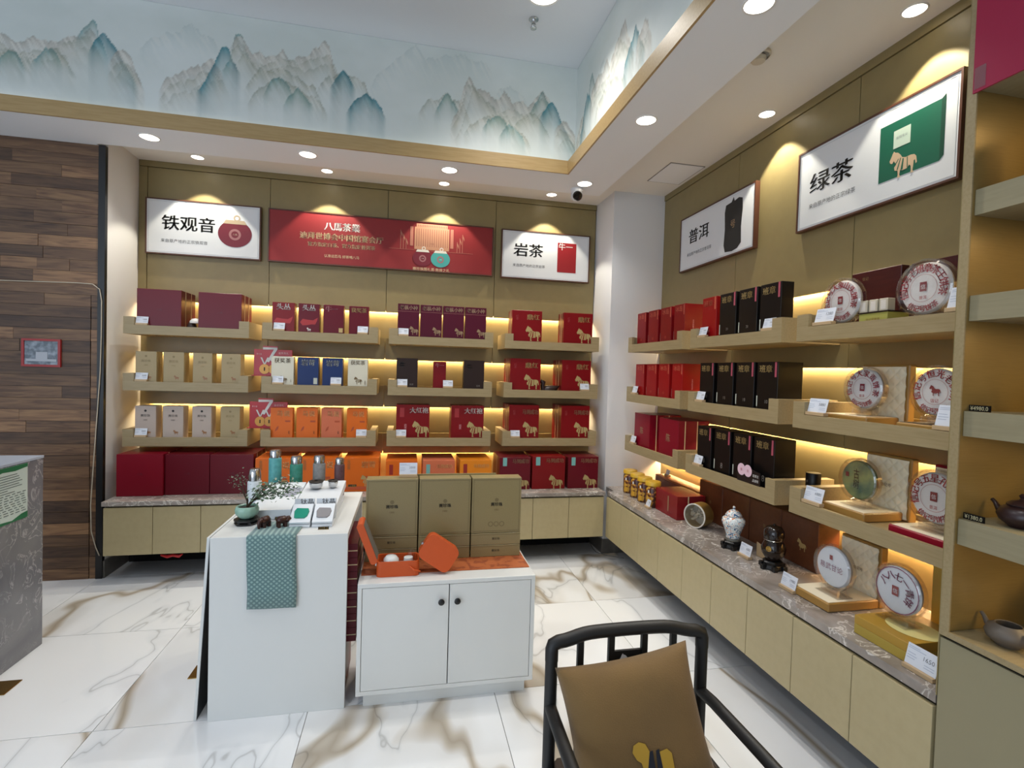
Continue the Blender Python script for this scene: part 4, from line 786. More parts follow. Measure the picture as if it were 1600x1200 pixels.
#==================================================================== SIGNS ON THE WALLS
framew = M('walnut_frame', '4a2a1c', .4, noise=(10, (1, 12, 1), '5c3826', .6)); signwhite = M('sign_canvas', 'd6d8da', .6); signred = M('sign_red_canvas', '84171a', .55)
def framed(fr, a0, a1, z0, z1, label, canvas, name='wall_sign', fm=framew):
    w, h = a1-a0, z1-z0; t = thing(name, label, 'sign', W(fr, (a0+a1)/2, -.034, z0), RZ[fr], 'framed signs above the shelves'); e = .009
    B().box(-w/2, w/2, 0, .03, 0, e).box(-w/2, w/2, 0, .03, h-e, h).box(-w/2, -w/2+e, 0, .03, e, h-e).box(w/2-e, w/2, 0, .03, e, h-e).done('frame', fm, t)
    B().box(-w/2+e, w/2-e, .004, .026, e, h-e).done('canvas', canvas, t)
    if canvas is signwhite:
        m_ = M('canvas_edge', 'bfc2c4', .6); b = B(); i0, i1 = .018, .021
        for q in (i0,): b.box(-w/2+q, w/2-q, .0030, .0036, q, q+.003).box(-w/2+q, w/2-q, .0030, .0036, h-q-.003, h-q).box(-w/2+q, -w/2+q+.003, .0030, .0036, q, h-q).box(w/2-q-.003, w/2-q, .0030, .0036, q, h-q)
        b.done('border_line', m_, t)
    return t, w, h
def picture_pot(t, cx, cz, r, body, lidm, y=.0028, name='pot_picture'):
    prof = [(math.cos(a)*r*(1 if True else 1), math.sin(a)*r*.86) for a in np.linspace(0, 2*math.pi, 36, endpoint=False)]
    mesh_obj(name, [(cx+p, y, cz+q) for p, q in prof], [tuple(range(36))], body, t)
    pts = [(cx-r*.7, cz+r*.62), (cx+r*.7, cz+r*.62), (cx+r*.55, cz+r*.86), (cx-r*.55, cz+r*.86)]; mesh_obj('lid_picture', [(p, y-.0004, q) for p, q in pts], [(0, 1, 2, 3)], lidm, t)
    disc(t, 'knob_picture', cx+r*.1, cz+r*1.0, r*.2, lidm, y=y-.0003, rin=r*.12, n=16); disc(t, 'crest_picture', cx, cz-r*.05, r*.36, M('pot_crest', 'a06a6a' if body is not M('teal_glaze_print', '3f9a94', .5) else '8fd0c8', .5), y=y-.0006, rin=r*.22, n=20); text(t, 'crest_lettering', '八馬', cx, cz-r*.05, r*.26, lidm, y=y-.0008)
tealg = M('teal_glaze_print', '3f9a94', .5); mpot = M('maroon_pot_print', '6e1626', .4); lidp = M('pot_lid_print', 'b6a184', .5)
t, w, h = framed('B', -3.952, -3.167, 2.256, 2.664, 'framed white sign with maroon pot picture, leftmost on back wall', signwhite)
text(t, 'title_lettering', '铁观音', -w*.135, h*.58, w*.46, inkblack, h*.27, y=.003, bold=.022); text(t, 'subtitle_lettering', '来自原产地的正宗铁观音', -w*.17, h*.25, w*.40, M('grey_black_print', '4a4a4c', .6), y=.003)
picture_pot(t, w*.27, h*.46, .118, mpot, lidp)
t, w, h = framed('B', -3.115, -1.363, 2.256, 2.663, 'long red framed banner with pavilion and two pots on back wall', signred)
text(t, 'title_lettering', '八馬茶業', -w*.19, h*.75, w*.155, whiteprint, y=.003, bold=.03); text(t, 'line_lettering', '迪拜世博会中国馆宴会厅', -w*.19, h*.55, w*.36, palegold, y=.003, bold=.022); text(t, 'line_lettering', '官方指定白茶、官方指定普洱茶', -w*.19, h*.39, w*.29, palegold, y=.003, bold=.018); text(t, 'small_lettering', '认准这匹马 好茶喝八马', -w*.19, h*.18, w*.15, palegold, y=.003)
pg = M('rose_gold_building', 'b98566', .5); b = B(); cx = w*.21
b.box(cx-.14, cx+.14, .0022, .0028, h*.44, h*.88).box(cx-.125, cx+.125, .0022, .0028, h*.88, h*.95)
b.done('pavilion_picture', pg, t); b = B()
for k in range(15): x = cx-.125+k*.0178; b.box(x, x+.005, .0014, .002, h*.5, h*.85)
for k in range(17): x = cx-.115+k*.0142; b.box(x, x+.006, .0014, .002, h*.89, h*.93)
b.done('pavilion_columns', M('rose_shadow_print', '8e5a48', .5), t); b = B()
b.box(cx-.175, cx-.15, .0022, .0028, h*.5, h*.88).box(cx+.15, cx+.175, .0022, .0028, h*.5, h*.88).box(cx-.34, cx+.34, .0024, .0028, h*.42, h*.425)
for k, (dx, hh) in enumerate(((-.25, .80), (-.228, .72), (-.206, .64), (.25, .80), (.228, .72), (.206, .64))):
    b.box(cx+dx-.002, cx+dx+.002, .0022, .0028, h*.42, h*hh); b.add([(cx+dx, .0022, h*hh), (cx+dx+.014, .0022, h*(hh-.08)), (cx+dx+.014, .0022, h*(hh-.14)), (cx+dx, .0022, h*(hh-.06))], [(0, 3, 2, 1)])
b.done('flag_pictures', M('rose_line_print', 'b0705c', .5), t); text(t, 'small_lettering', '中国', cx, h*.56, .03, M('rose_shadow_print'), y=.001)
picture_pot(t, cx-.072, h*.27, .078, mpot, M('white_lid_print', 'd9d2c6', .5), y=.0012); picture_pot(t, cx+.072, h*.27, .078, tealg, M('white_lid_print'), y=.0010); text(t, 'small_lettering', '赛珍珠国礼茶·敦煌之礼', cx, h*.05, w*.17, palegold, y=.001)
t, w, h = framed('B', -1.293, -.51, 2.252, 2.66, 'framed white sign with red book shaped box, rightmost on back wall', signwhite)
text(t, 'title_lettering', '岩茶', -w*.20, h*.60, w*.33, inkblack, h*.27, y=.003, bold=.022); text(t, 'subtitle_lettering', '来自原产地的正宗岩茶', -w*.19, h*.28, w*.36, M('grey_black_print'), y=.003)
rect(t, 'red_box_picture', w*.235, h*.50, w*.215, h*.62, M('red_picture', '8e141c', .5), y=.003); text(t, 'picture_lettering', '牛一', w*.22, h*.73, w*.16, whiteprint, y=.002)
t, w, h = framed('R', .705, 1.555, 2.25, 2.65, 'framed white sign with black wrapped block, far one on right wall', signwhite)
text(t, 'title_lettering', '普洱', -w*.21, h*.60, w*.30, inkblack, h*.26, y=.003, bold=.022); text(t, 'subtitle_lettering', '来自原产地的正宗普洱茶', -w*.20, h*.28, w*.36, M('grey_black_print'), y=.003)
pts = [(-.085, .05), (-.07, .0), (0, -.01), (.05, .0), (.085, .03), (.08, .14), (.09, .26), (.085, .33), (.05, .345), (.01, .335), (0, .365), (-.02, .335), (-.075, .33), (-.085, .28), (-.078, .16)]; mesh_obj('black_block_picture', [(w*.25+p*1.05, .003, .035+q*.92) for p, q in pts], [tuple(range(len(pts)))], M('ink_black_picture', '17181a', .5), t); text(t, 'picture_lettering', '号', w*.25, h*.50, .05, M('dull_gold_print'), y=.002)
t, w, h = framed('R', 1.893, 2.712, 2.245, 2.66, 'framed white sign with green box and horse, near one on right wall', signwhite)
text(t, 'title_lettering', '绿茶', -w*.24, h*.55, w*.32, inkblack, h*.24, y=.003, bold=.022); text(t, 'subtitle_lettering', '来自原产地的正宗绿茶', -w*.23, h*.28, w*.34, M('grey_black_print'), y=.003)
gm = M('green_picture', '0c5a44', .5); rect(t, 'green_box_picture', w*.245, h*.52, w*.32, h*.58, gm, y=.003); mesh_obj('green_box_side_picture', [(w*.405, .003, h*.23), (w*.425, .003, h*.27), (w*.425, .003, h*.84), (w*.405, .003, h*.81)], [(0, 1, 2, 3)], M('dark_green_picture', '06402f', .5), t)
rect(t, 'label_picture', w*.21, h*.62, .075, .075, M('mint_picture', 'b9c9b9', .5), y=.002); text(t, 'label_lettering', '信阳毛尖', w*.21, h*.63, .05, greyink, y=.001); o = horse(t, w*.22, h*.36, .125, M('beige_horse_print', 'c6ab8c', .5), gm, y=.002)
# small red photo frame, cord
t = thing('photo_frame', 'small red framed photo hanging on the wooden plank wall', 'picture', (-4.36, -.437, 1.405)); rf = M('red_frame', '96201f', .4)
B().box(-.108, .108, 0, .014, 0, .014).box(-.108, .108, 0, .014, .166, .18).box(-.108, -.094, 0, .014, .014, .166).box(.094, .108, 0, .014, .014, .166).done('frame', rf, t); B().box(-.094, .094, .006, .012, .014, .166).done('photo', M('street_photo', '56606a', .3, noise=(30, (1, 1, 1), '9aa4ae', .9)), t)
b = B().box(-.03, .035, .004, .0055, .05, .095).box(-.085, .085, .004, .0055, .035, .05); b.done('photo_building', M('photo_light', 'a5a9b0', .4), t)
cp = [P(u, v, 'y', -.433) for u, v in ((-160, 436), (-60, 437), (0, 438), (60, 440), (120, 442), (145, 444), (156, 452), (160, 470), (160, 520), (157, 580), (152, 650), (146, 730), (142, 790), (143, 830), (150, 855), (158, 868))]
cp = [Vector((min(p.x, XL-.01), -.436, p.z)) for p in cp]; o = B().tube(cp, .0032, 6).done('wall_cable', M('cable_white', 'b9ae9a', .5), smooth=True); tag(o, 'thin pale cable running down the edge of the wooden plank wall', 'cable')
o = B().tube([P(u, v, 'z', .004) for u, v in ((905, 838), (915, 843), (923, 850), (927, 858), (932, 863), (950, 868), (975, 872))], .003, 6).done('floor_cable', M('cable_grey', '7d7b78', .5), smooth=True); tag(o, 'thin grey cable lying on the floor beside the pillar base', 'cable')
# red cloth bundle below the cabinet
t = thing('red_bundle', 'small red plastic bag hanging under the back base cabinet', 'bag', (-3.56, -.52, .189)); autosmooth(B().tube([(-.06, 0, -.014), (-.02, 0, -.026), (.01, 0, -.018), (.05, 0, -.026), (.07, 0, -.012)], [.006, .012, .010, .012, .004], 8).done('bag', M('red_plastic', 'b01a1c', .3), t), 80)
#==================================================================== STONE RECEPTION COUNTER (left)
t = thing('stone_reception_counter', 'dark grey stone reception counter with notice at left edge', 'counter', (-3.844, -1.27, 0))
B().box(-.85, 0, -1.3, 0, 0, .957, .002).done('stone_body', stone_grey, t)
B().box(-.85, .002, -1.3, .002, .957, .97, .001).done('countertop', M('counter_edge_stone', 'a9b2c0', .25), t)
n = thing('notice', 'white notice with green wavy bands on stone reception counter', 'notice', (-3.8425, -1.384, .69), RZ['R']+math.pi)
B().box(-.24, 0, -.0015, 0, 0, .263).done('sheet', M('notice_paper', 'c3d0c8', .4), n)
gn = M('notice_green', '1f6b45', .4)
mesh_obj('green_band', [(-.24, -.002, .263), (-.24, -.002, .225), (-.16, -.002, .243), (-.08, -.002, .238), (0, -.002, .246), (0, -.002, .263)], [(0, 1, 2, 3, 4, 5)], gn, n); mesh_obj('green_band', [(-.24, -.002, 0), (0, -.002, 0), (0, -.002, .03), (-.04, -.002, .026), (-.1, -.002, .008), (-.24, -.002, .02)], [(0, 1, 2, 3, 4, 5)], gn, n)
b = B(); random.seed(5)
for k in range(17):
    z = .222-k*.0115
    if k < 8: b.box(-.22, -.22+random.uniform(.09, .19), -.0021, -.0017, z, z+.003)
    else:
        x = -.22
        while x < -.03: q = random.uniform(.018, .03); b.box(x, x+q, -.0021, -.0017, z, z+.0035); x += q+.012
b.done('printed_lines', M('notice_ink', '4a5a58', .5), n)
o = B().box(-3.90, -3.722, -1.71, -1.60, 0, .004, .001).done('brass_floor_plate', brass); tag(o, 'square brass floor plate beside the stone reception counter', 'floor plate')
o = B().box(-3.008, -2.90, -1.708, -1.60, 0, .004, .001).done('brass_floor_plate', brass); tag(o, 'brass floor plate half hidden behind white display plinth', 'floor plate')
#==================================================================== WHITE PLINTH TABLE
PX0, PX1, PY0, PY1, PZ = -2.812, -2.278, -2.03, -1.29, .757
t = thing('display_plinth', 'tall white display plinth table with flasks and plant on top', 'table', ((PX0+PX1)/2, PY0, 0)); hw = (PX1-PX0)/2; dp = PY1-PY0
B().box(-hw, hw, 0, .02, 0, PZ, .001).done('front_panel', whitelam, t); B().box(-hw, hw, .0205, dp, PZ-.03, PZ, .001).done('top_panel', whitelam, t); B().box(-hw, hw, dp-.02, dp, 0, PZ-.0305, .001).done('back_panel', whitelam, t)
ln = thing('leaning_board', 'thin white board leaning against left side of the plinth', 'board', (-2.864, -2.012, 0)); o = B().box(-.006, .005, 0, .70, 0, .755, .001).done('board', whitelam, ln); o.rotation_euler = (0, R(3.1), 0); o = B().box(.0052, .0062, .002, .70, 0.002, .753).done('shaded_face', M('board_shade', '34383c', .6), ln); o.rotation_euler = (0, R(3.1), 0)  # near-black sheet paints the shade on the white board's right face
G6 = 'stacked flat red boxes'
zt0 = P(550, 1003, 'y', -1.97)[2]; st = (P(550, 850, 'y', -1.97)[2]-zt0)/7
for k in range(7):
    t = thing('flat_red_box', ['lowest', 'second lowest', 'third lowest', 'middle', 'third highest', 'second highest', 'topmost'][k]+' flat red box in the stack beneath plinth table', 'box', (-2.397, -1.965, zt0+k*st), 0, G6)
    B().box(-.155, .155, 0, .34, .0005, st*.5-.003).box(-.155, .155, 0, .34, st*.5+.001, st-.001).done('body', maroon, t); B().box(-.1555, .1555, -.0005, .3405, st*.5-.003, st*.5+.001).done('gold_seam', palegold, t)
t = thing('upright_red_box', 'upright dark red box supporting the flat box stack', 'box', (-2.41, -1.955, 0)); B().box(-.155, .12, .0, .30, 0, zt0-.001, .001).done('body', dred, t); B().box(.1202, .1212, .04, .046, .01, zt0-.01).done('gold_seam', palegold, t)
# things on the plinth
z = PZ+.0005
# tea towel
tw = []; tf = []
prof = [(-1.845, z+.003), (-1.90, z+.003), (-1.96, z+.003), (-2.015, z+.003), (-2.031, z+.002), (-2.0375, z-.006), (-2.038, z-.05), (-2.039, .62), (-2.041, .54), (-2.042, .462)]
for i, (y_, zz) in enumerate(prof):
    for j in range(9): s_ = j/8; x_ = -2.672+.19*s_; tw.append((x_+(.004 if i > 7 else 0)+.002*math.sin(i), y_-(.0015*math.sin(s_*7+i*.6) if i > 5 else 0), zz-(.004*s_ if i == 9 else 0)))
for i in range(len(prof)-1):
    for j in range(8): a = i*9+j; tf.append((a, a+9, a+10, a+1))
o = mesh_obj('tea_towel', tw, tf, towel_m, smooth=True); md = o.modifiers.new('s', 'SOLIDIFY'); md.thickness = .003; md.offset = 1; tag(o, 'sage green patterned cloth draped over front of the white plinth', 'towel')
def flask(x, y, r, h, label, m, capr=None, caph=.045, cup=False, group='vacuum flasks'):
    t = thing('flask', label, 'flask', (x, y, z), 0, group); cr = capr or r*.88
    autosmooth(B().lathe([(r*.9, 0), (r, .004), (r, h-caph-.008), (r*.95, h-caph-.003), (cr*.97, h-caph)], 28).done('body', m, t), 40)
    top = [(cr, h-caph+.0005), (cr, h-.010), (cr*.86, h-.002), (cr*.6, h), (0, h)] if not cup else [(cr, h-caph+.0005), (cr*1.0, h-caph*.55), (cr*.86, h-.006), (cr*.7, h), (0, h)]
    autosmooth(B().lathe(top, 28).done('cap', chrome, t), 40)
def fl(u0, u1, vt, vb, y, label, m, **k):
    a, b_ = P(u0, vb, 'y', y), P(u1, vb, 'y', y); top = P((u0+u1)/2, vt, 'y', y); flask((a.x+b_.x)/2, y, (b_.x-a.x)/2, top.z-z, label, m, **k)
fl(386.5, 408.5, 732, 780, -1.62, 'white flask with chrome dome cap behind the plant', M('flask_white', 'd3dade', .3), caph=.058, cup=True)
def crackle(n, c1, c2): return M(n, c1, .45, noise=(60, (1, 1, 1), c2, .8))
fl(419.5, 439.5, 702.5, 755, -1.36, 'tall turquoise flask with chrome cap', crackle('turquoise_enamel', '5aa5a6', '4a8f90'), caph=.042)
fl(452.5, 472.5, 712, 757, -1.36, 'dark green flask with chrome cap', crackle('green_enamel', '2f7a66', '3f9080'), caph=.042)
fl(488.5, 508, 711, 757, -1.36, 'grey flask with chrome cap', crackle('grey_enamel', '7a7a7a', '8e8e8c'), caph=.042)
fl(522, 538, 715, 757, -1.36, 'slim plum brown flask with chrome cap', crackle('plum_enamel', '55383c', '6a4a4e'), caph=.035)
def slanted(name, label, x0, x1, yf, yb, zf, zb, th, cat='box'):
    t = thing(name, label, cat, ((x0+x1)/2, yf, z)); L = math.hypot(yb-yf, zb-zf); o_ = B().box(-(x1-x0)/2, (x1-x0)/2, 0, L, 0, th, .001).done('tray', M('gift_white', 'd8dde2', .35), t); o_.rotation_euler = (math.atan2(zb-zf, yb-yf), 0, 0); o_.location = (0, 0, zf-z); return t, o_, L
t, o_, L = slanted('cup_gift_box', 'large white gift box lying tilted behind the plant', -2.735, -2.555, -1.79, -1.42, z, z+.045, .045)
B().box(-.088, .088, .03, .34, -.0455, 0).done('support', M('mirror_side', '7c9090', .15, metal=.6), t, (0, 0, .0455))
def flatpic(parent, pts, mat, zz, name): return mesh_obj(name, [(p, q, zz) for p, q in pts], [tuple(range(len(pts)))], mat, parent)
flatpic(o_, [(.01, .17), (.06, .16), (.085, .20), (.088, .29), (.02, .29)], M('grey_cup_print', '8e93a0', .5), .0455, 'cup_picture')
t, o_, L = slanted('cup_set_box', 'white open box with steel strainer and cup set', -2.545, -2.355, -1.79, -1.42, z+.028, z+.060, .035)
B().box(-.09, .09, .0, .32, 0, .027, .001).done('lower_box', M('gift_white'), t)
for cx, cy, r_ in ((-.035, .24, .034), (.045, .25, .024)):
    c_ = autosmooth(B().lathe([(r_*.5, 0), (r_*.9, .012), (r_, .035), (r_*.96, .036), (r_*.85, .012), (0, .004)], 24).done('steel_strainer', chrome, o_, (cx, cy, .0355)), 40)
    B().lathe([(r_*.3, .036), (r_*1.04, .037), (r_*1.04, .039), (r_*.3, .042)], 24, cap=False).done('rim', M('dark_rim', '2c2c2c', .3, metal=.6), o_, (cx, cy, .0355))
for i, (x, mm, nm) in enumerate(((-2.492, M('green_glaze_cup', '1f8a72', .2), 'green'), (-2.398, M('grey_glaze_cup', '8a8688', .25), 'grey'))):
    t = thing('cup_box', f'small white display box with {nm} tea cup picture', 'box', (x, -1.93, z), 0, 'cup boxes'); gw = M('gift_white')
    B().box(-.043, .043, 0, .10, 0, .012, .001).done('lower_box', gw, t); o_ = B().box(-.043, .043, 0, .112, 0, .012, .001).done('upper_box', gw, t, (0, .004, .0135)); o_.rotation_euler = (R(30), 0, 0); B().prism([(0, 0)]*0 or [(-.042, 0), (.042, 0), (.042, .052), (-.042, .052)], .085, .099).done('easel', gw, t, (0, 0, .0125))
    pr = [(-.028, .022), (-.018, .018), (.018, .018), (.028, .03), (.033, .058), (.028, .075), (-.025, .078), (-.033, .062)]; cpo = B(); cpo.v = [(p*1.0, q+.005, .0105) for p, q in pr]+[(p*.9, q*.96+.007, .017) for p, q in pr]; cpo.f = [tuple(range(8, 16))]+[(k, (k+1) % 8, (k+1) % 8+8, k+8) for k in range(8)]; cpo.done('cup_relief', mm, o_)
    bk = B().box(-.043, .043, 0, .012, 0, .098, .001).done('back_card', gw, t, (0, .118, .0)); text(bk, 'lettering', '钛晶', .010, .084, .056, inkblack, y=-.001)
def tagp(pos, label, txt, rz=0): 
    t = thing('price_plate', label, 'price tag', pos, rz, 'black and gold price plates'); o_ = B().box(-.022, .022, 0, .003, 0, .012).done('plate', blk, t); o_.rotation_euler = (R(-25), 0, 0); text(o_, 'digits', txt, 0, .006, .036, brass, .008, y=-.0008); B().box(-.023, .023, -.001, .0, -.0005, .0008).done('gold_edge', brass, t)
tagp((-2.387, -1.965, z), 'tiny black and gold price plate before the grey cup box', '1299.0'); tagp((-2.60, -1.80, z+.002), 'tiny black and gold price plate before the large white box', '1499.0'); tagp((-2.325, -1.40, z+.055), 'tiny gold price plate behind the steel cup set', '1188')
def elephant(x, y, rz, label):
    t = thing('elephant_figurine', label, 'figurine', (x, y, z), rz, 'carved elephants'); m = M('carved_red_brown', '3a1c14', .3)
    b = B().tube([(-.022, 0, .033), (-.012, 0, .036), (.008, 0, .036), (.02, 0, .030)], [.010, .017, .017, .010], 12); autosmooth(b.done('body', m, t), 80)
    autosmooth(B().tube([(-.018, 0, .038), (-.028, 0, .038), (-.036, 0, .03), (-.038, 0, .014), (-.034, 0, .004)], [.010, .013, .008, .005, .004], 10).done('head_and_trunk', m, t), 80)
    for sx_, sy_ in ((-.014, -.009), (-.014, .009), (.013, -.009), (.013, .009)): B().tube([(sx_, sy_, .028), (sx_, sy_, 0)], [.0075, .0065], 8).done('leg', m, t)
    for sy_ in (-1, 1): B().tube([(-.024, .011*sy_, .044), (-.022, .015*sy_, .034), (-.022, .013*sy_, .026)], [.004, .008, .003], 7, flat=.4).done('ear', m, t)
elephant(-2.632, -1.918, R(60), 'small dark carved wooden elephant beside the plant pot'); elephant(-2.565, -1.925, R(-150), 'small dark carved wooden elephant at the edge of the green cloth')
# plant
t = thing('potted_plant', 'small leafy plant in celadon pot on dark carved stand', 'plant', (-2.728, -1.84, z+.0255))
autosmooth(B().lathe([(.026, 0), (.034, .006), (.046, .022), (.049, .038), (.044, .052), (.041, .054), (.037, .050), (.037, .044)], 48, lobes=12, amp=.02).done('pot', M('celadon_glaze', '8fb3a2', .2), t), 40)
B().lathe([(0, .046), (.038, .044)], 20, cap=False).done('soil', M('soil', '1d1712', .9), t)
random.seed(21); tr_ = B(); lf = B()
tips = []
for k in range(11):
    if k < 8: ex, ey, ez = random.uniform(.07, .22), random.uniform(-.03, .03), random.uniform(.05, .12)
    else: ex, ey, ez = random.uniform(-.08, .0), random.uniform(-.02, .03), random.uniform(.10, .15)
    pts = [Vector((0, 0, .045)), Vector((.006+ex*.1, ey*.2, .075)), Vector((ex*.45, ey*.6, .05+ez*.8)), Vector((ex*.8, ey, .05+ez)), Vector((ex, ey*1.2, .045+ez*.8))]
    tr_.tube(pts, [.003, .0025, .0018, .0012, .0008], 5)
    for q in range(44 if k < 8 else 22):
        u_ = random.uniform(.35, 1); i_ = min(3, int(u_*4)); f_ = u_*4-i_; c_ = pts[i_].lerp(pts[i_+1], f_)+Vector((random.gauss(0, .014), random.gauss(0, .014), random.gauss(0, .012)))
        L_ = random.uniform(.013, .021)*(1 if k < 8 else .5); q_ = Matrix.Rotation(random.uniform(0, 6.28), 3, 'Z') @ Matrix.Rotation(random.uniform(-.9, .9), 3, 'X') @ Matrix.Rotation(random.uniform(-.9, .9), 3, 'Y')
        lf.add([c_+q_ @ Vector(v) for v in ((0, 0, 0), (L_*.5, L_*.33, .001), (L_, 0, -.001), (L_*.5, -L_*.33, .001))], [(0, 1, 2, 3)])
tr_.done('stem', M('plant_stem', '3d2f1e', .7), t); tag(lf.done('foliage', M('leaf_green', '42603e', .35, noise=(90, (1, 1, 1), 'a3b3a0', .9)), t), kind='stuff')  # pale speckle puts the whitish leaf highlights into the colour
t = thing('carved_stand', 'dark carved wooden stand under the celadon plant pot', 'stand', (-2.728, -1.84, z)); B().lathe([(.046, .012), (.052, .016), (.052, .022), (.046, .025), (0, .025)], 24, lobes=6, amp=.04).done('top', black, t); B().lathe([(.040, 0), (.050, .004), (.046, .008)], 24, lobes=6, amp=.06).done('base_ring', black, t)
for k in range(6): a = k*math.pi/3; B().box(-.006, .006, -.005, .005, .002, .014, .001).done('foot', black, t, (.044*math.cos(a), .044*math.sin(a), 0))
#==================================================================== WHITE CABINET WITH GIFT BOXES
CX0, CX1, CY0, CY1, CZ = -2.231, -1.455, -2.058, -1.715, .545
t = thing('white_cabinet', 'low white two door cabinet carrying khaki gift boxes', 'cabinet', ((CX0+CX1)/2, CY0, 0)); hw = (CX1-CX0)/2; dp = CY1-CY0; s_ = .018
cb = B().box(-hw, hw, 0, dp, CZ-s_, CZ, .001).box(-hw, hw, 0, dp, .062, .062+s_, .001).box(-hw, -hw+s_, 0, dp, .062+s_, CZ-s_, .001).box(hw-s_, hw, 0, dp, .062+s_, CZ-s_, .001).box(-hw+s_, hw-s_, dp-.01, dp, .062+s_, CZ-s_); cb.done('carcass', whitelam, t)
for sg in (-1, 1):
    d_ = B().box(-(hw-s_)/2+.002, (hw-s_)/2-.002, .001, .018, 0, CZ-.062-2*s_-.004, .001).done('door', whitelam, t, (sg*(hw-s_)/2, 0, .062+s_+.002)); kx = -sg*((hw-s_)/2-.035)
    o_ = autosmooth(B().lathe([(.006, 0), (.006, .008), (.013, .012), (.014, .018), (.010, .021), (0, .021)], 20).done('knob', black, d_, (kx, .001, .372)), 40); o_.rotation_euler = (R(90), 0, 0)
B().box(-hw+.03, hw-.03, .03, dp-.02, 0, .061).done('plinth', whitelam, t)
zc2 = CZ+.0005
o = BOX('cloth_runner', -2.225, -1.462, -1.965, -1.722, zc2, zc2+.003, runner_m); tag(o, 'rust orange leaf patterned cloth under the khaki gift boxes', 'cloth')
khaki = M('khaki_gift_card', '887a54', .33, noise=(200, (1, 1, 1), '80724d', .5)); kline = M('khaki_line', '6f6140', .5); zk = zc2+.0035
G7 = 'khaki gift boxes on white cabinet'
kx = [(-2.222, -1.982), (-1.976, -1.728), (-1.722, -1.475)]; kn = ['left', 'middle', 'right']
for i, (a, b_) in enumerate(kx):
    w = b_-a; cx = (a+b_)/2
    for q in range(2):
        t = thing('flat_gift_box', f'flat khaki gift box, {["lower","upper"][q]} one in the {kn[i]} stack on white cabinet', 'box', (cx, -1.815, zk+q*.0585), 0, G7); B().box(-w/2, w/2, 0, .09, 0, .057, .0012).done('body', khaki, t); text(t, 'lettering', '赛珍珠', 0, .03, w*.16, inkblack); B().box(-w/2, w/2, -.0008, 0, .0500, .0515).done('lid_line', kline, t)
    t = thing('upright_gift_box', f'large upright khaki gift box with black brush title, {kn[i]} of three on white cabinet', 'box', (cx, -1.812, zk+.1175), 0, G7); h = .272
    B().box(-w/2, w/2, 0, .08, 0, h, .0012).done('body', khaki, t); e = .008
    B().box(-w/2+e, w/2-e, -.0008, 0, h-e-.002, h-e).box(-w/2+e, w/2-e, -.0008, 0, e, e+.002).box(-w/2+e, -w/2+e+.002, -.0008, 0, e, h-e).box(w/2-e-.002, w/2-e, -.0008, 0, e, h-e).done('border_line', kline, t)
    text(t, 'title_lettering', '赛珍珠', 0, h*.52, w*.24, inkblack, bold=.03); disc(t, 'crest', 0, h*.60, .010, kline, n=8); text(t, 'small_lettering', '1000', 0, h*.42, w*.09, brn)
    if i == 2:
        for q in (-.028, 0, .028): disc(t, 'award_ring', q, h*.16, .013, kline, rin=.009, n=16)
t = thing('lying_gift_box', 'khaki gift box behind the upright ones on white cabinet', 'box', (-1.83, -1.728, zk), 0, G7); B().box(-.23, .24, .0, .012, 0, .395).done('body', khaki, t)
card((-1.965-.075+.01, -1.765, zk+.3895), 0, 'white price card standing on top of khaki gift boxes', .085, .055, '2000')
om = M('orange_leatherette', 'bf4c12', .5, bump=(300, .25)); greyin = M('grey_felt', '6c6860', .8)
def rounded(w, h, r, n=5):
    pts = []
    for cx_, cz_, a0 in ((w/2-r, h/2-r, 0), (-w/2+r, h/2-r, 90), (-w/2+r, -h/2+r, 180), (w/2-r, -h/2+r, 270)):
        for k in range(n+1): a = R(a0+90*k/n); pts.append((cx_+r*math.cos(a), cz_+r*math.sin(a)))
    return pts
t = thing('travel_case', 'open orange travel case with white tea cups inside', 'case', (-2.067, -1.995, zc2), 0, 'orange travel cases')
pts = [(p, q+.055) for p, q in rounded(.185, .11, .02)]; n_ = len(pts); b = B(); b.v = [(p, q, 0) for p, q in pts]+[(p, q, .066) for p, q in pts]+[(p*.93, (q-.055)*.88+.055, .066) for p, q in pts]+[(p*.93, (q-.055)*.88+.055, .03) for p, q in pts]
b.f = [tuple(reversed(range(n_)))]+[(i+o2*n_, (i+1) % n_+o2*n_, (i+1) % n_+(o2+1)*n_, i+(o2+1)*n_) for o2 in range(3) for i in range(n_)]+[tuple(range(3*n_, 4*n_))]; b.done('base', om, t)
b = B(); b.v = [(p*.92, (q-.055)*.87+.055, .032) for p, q in pts]; b.f = [tuple(range(n_))]; b.done('felt_insert', M('light_felt', '9b968c', .8), t)
l_ = bpy.data.objects.new('lid', None)
b = B(); b.prism([(p, q+.095) for p, q in rounded(.03, .19, .012)], 0, .11); o_ = b.done('lid', om, t, (-.10, 0, .06)); o_.rotation_euler = (0, R(-21), 0)
b = B(); b.box(.0152, .0165, .008, .102, .012, .178); b.done('grey_lining', greyin, o_)
B().box(-.098, -.093, .02, .035, .045, .065).box(-.098, -.093, .07, .085, .045, .065).done('hinge', chrome, t)
B().tube([(.05, -.002, .045), (.07, -.012, .03), (.098, -.006, .022)], [.003, .004, .003], 6).done('strap', om, t)
t = thing('gaiwan', 'white porcelain lidded bowl lying inside the open orange case', 'teaware', (-2.098, -1.945, zc2+.034)); pw = M('white_porcelain', 'd6d8d6', .15); autosmooth(B().lathe([(.03, 0), (.035, .012), (.033, .03), (.022, .043), (0, .047)], 28).done('bowl', pw, t), 60); text(t, 'mark', '馬', 0, .024, .01, inkblack, y=-.036)
t = thing('tea_cup', 'white porcelain cup lying inside the open orange case', 'teaware', (-2.022, -1.945, zc2+.034)); autosmooth(B().lathe([(.018, 0), (.022, .012), (.02, .034), (.012, .036), (0, .036)], 22).done('cup', pw, t), 60)
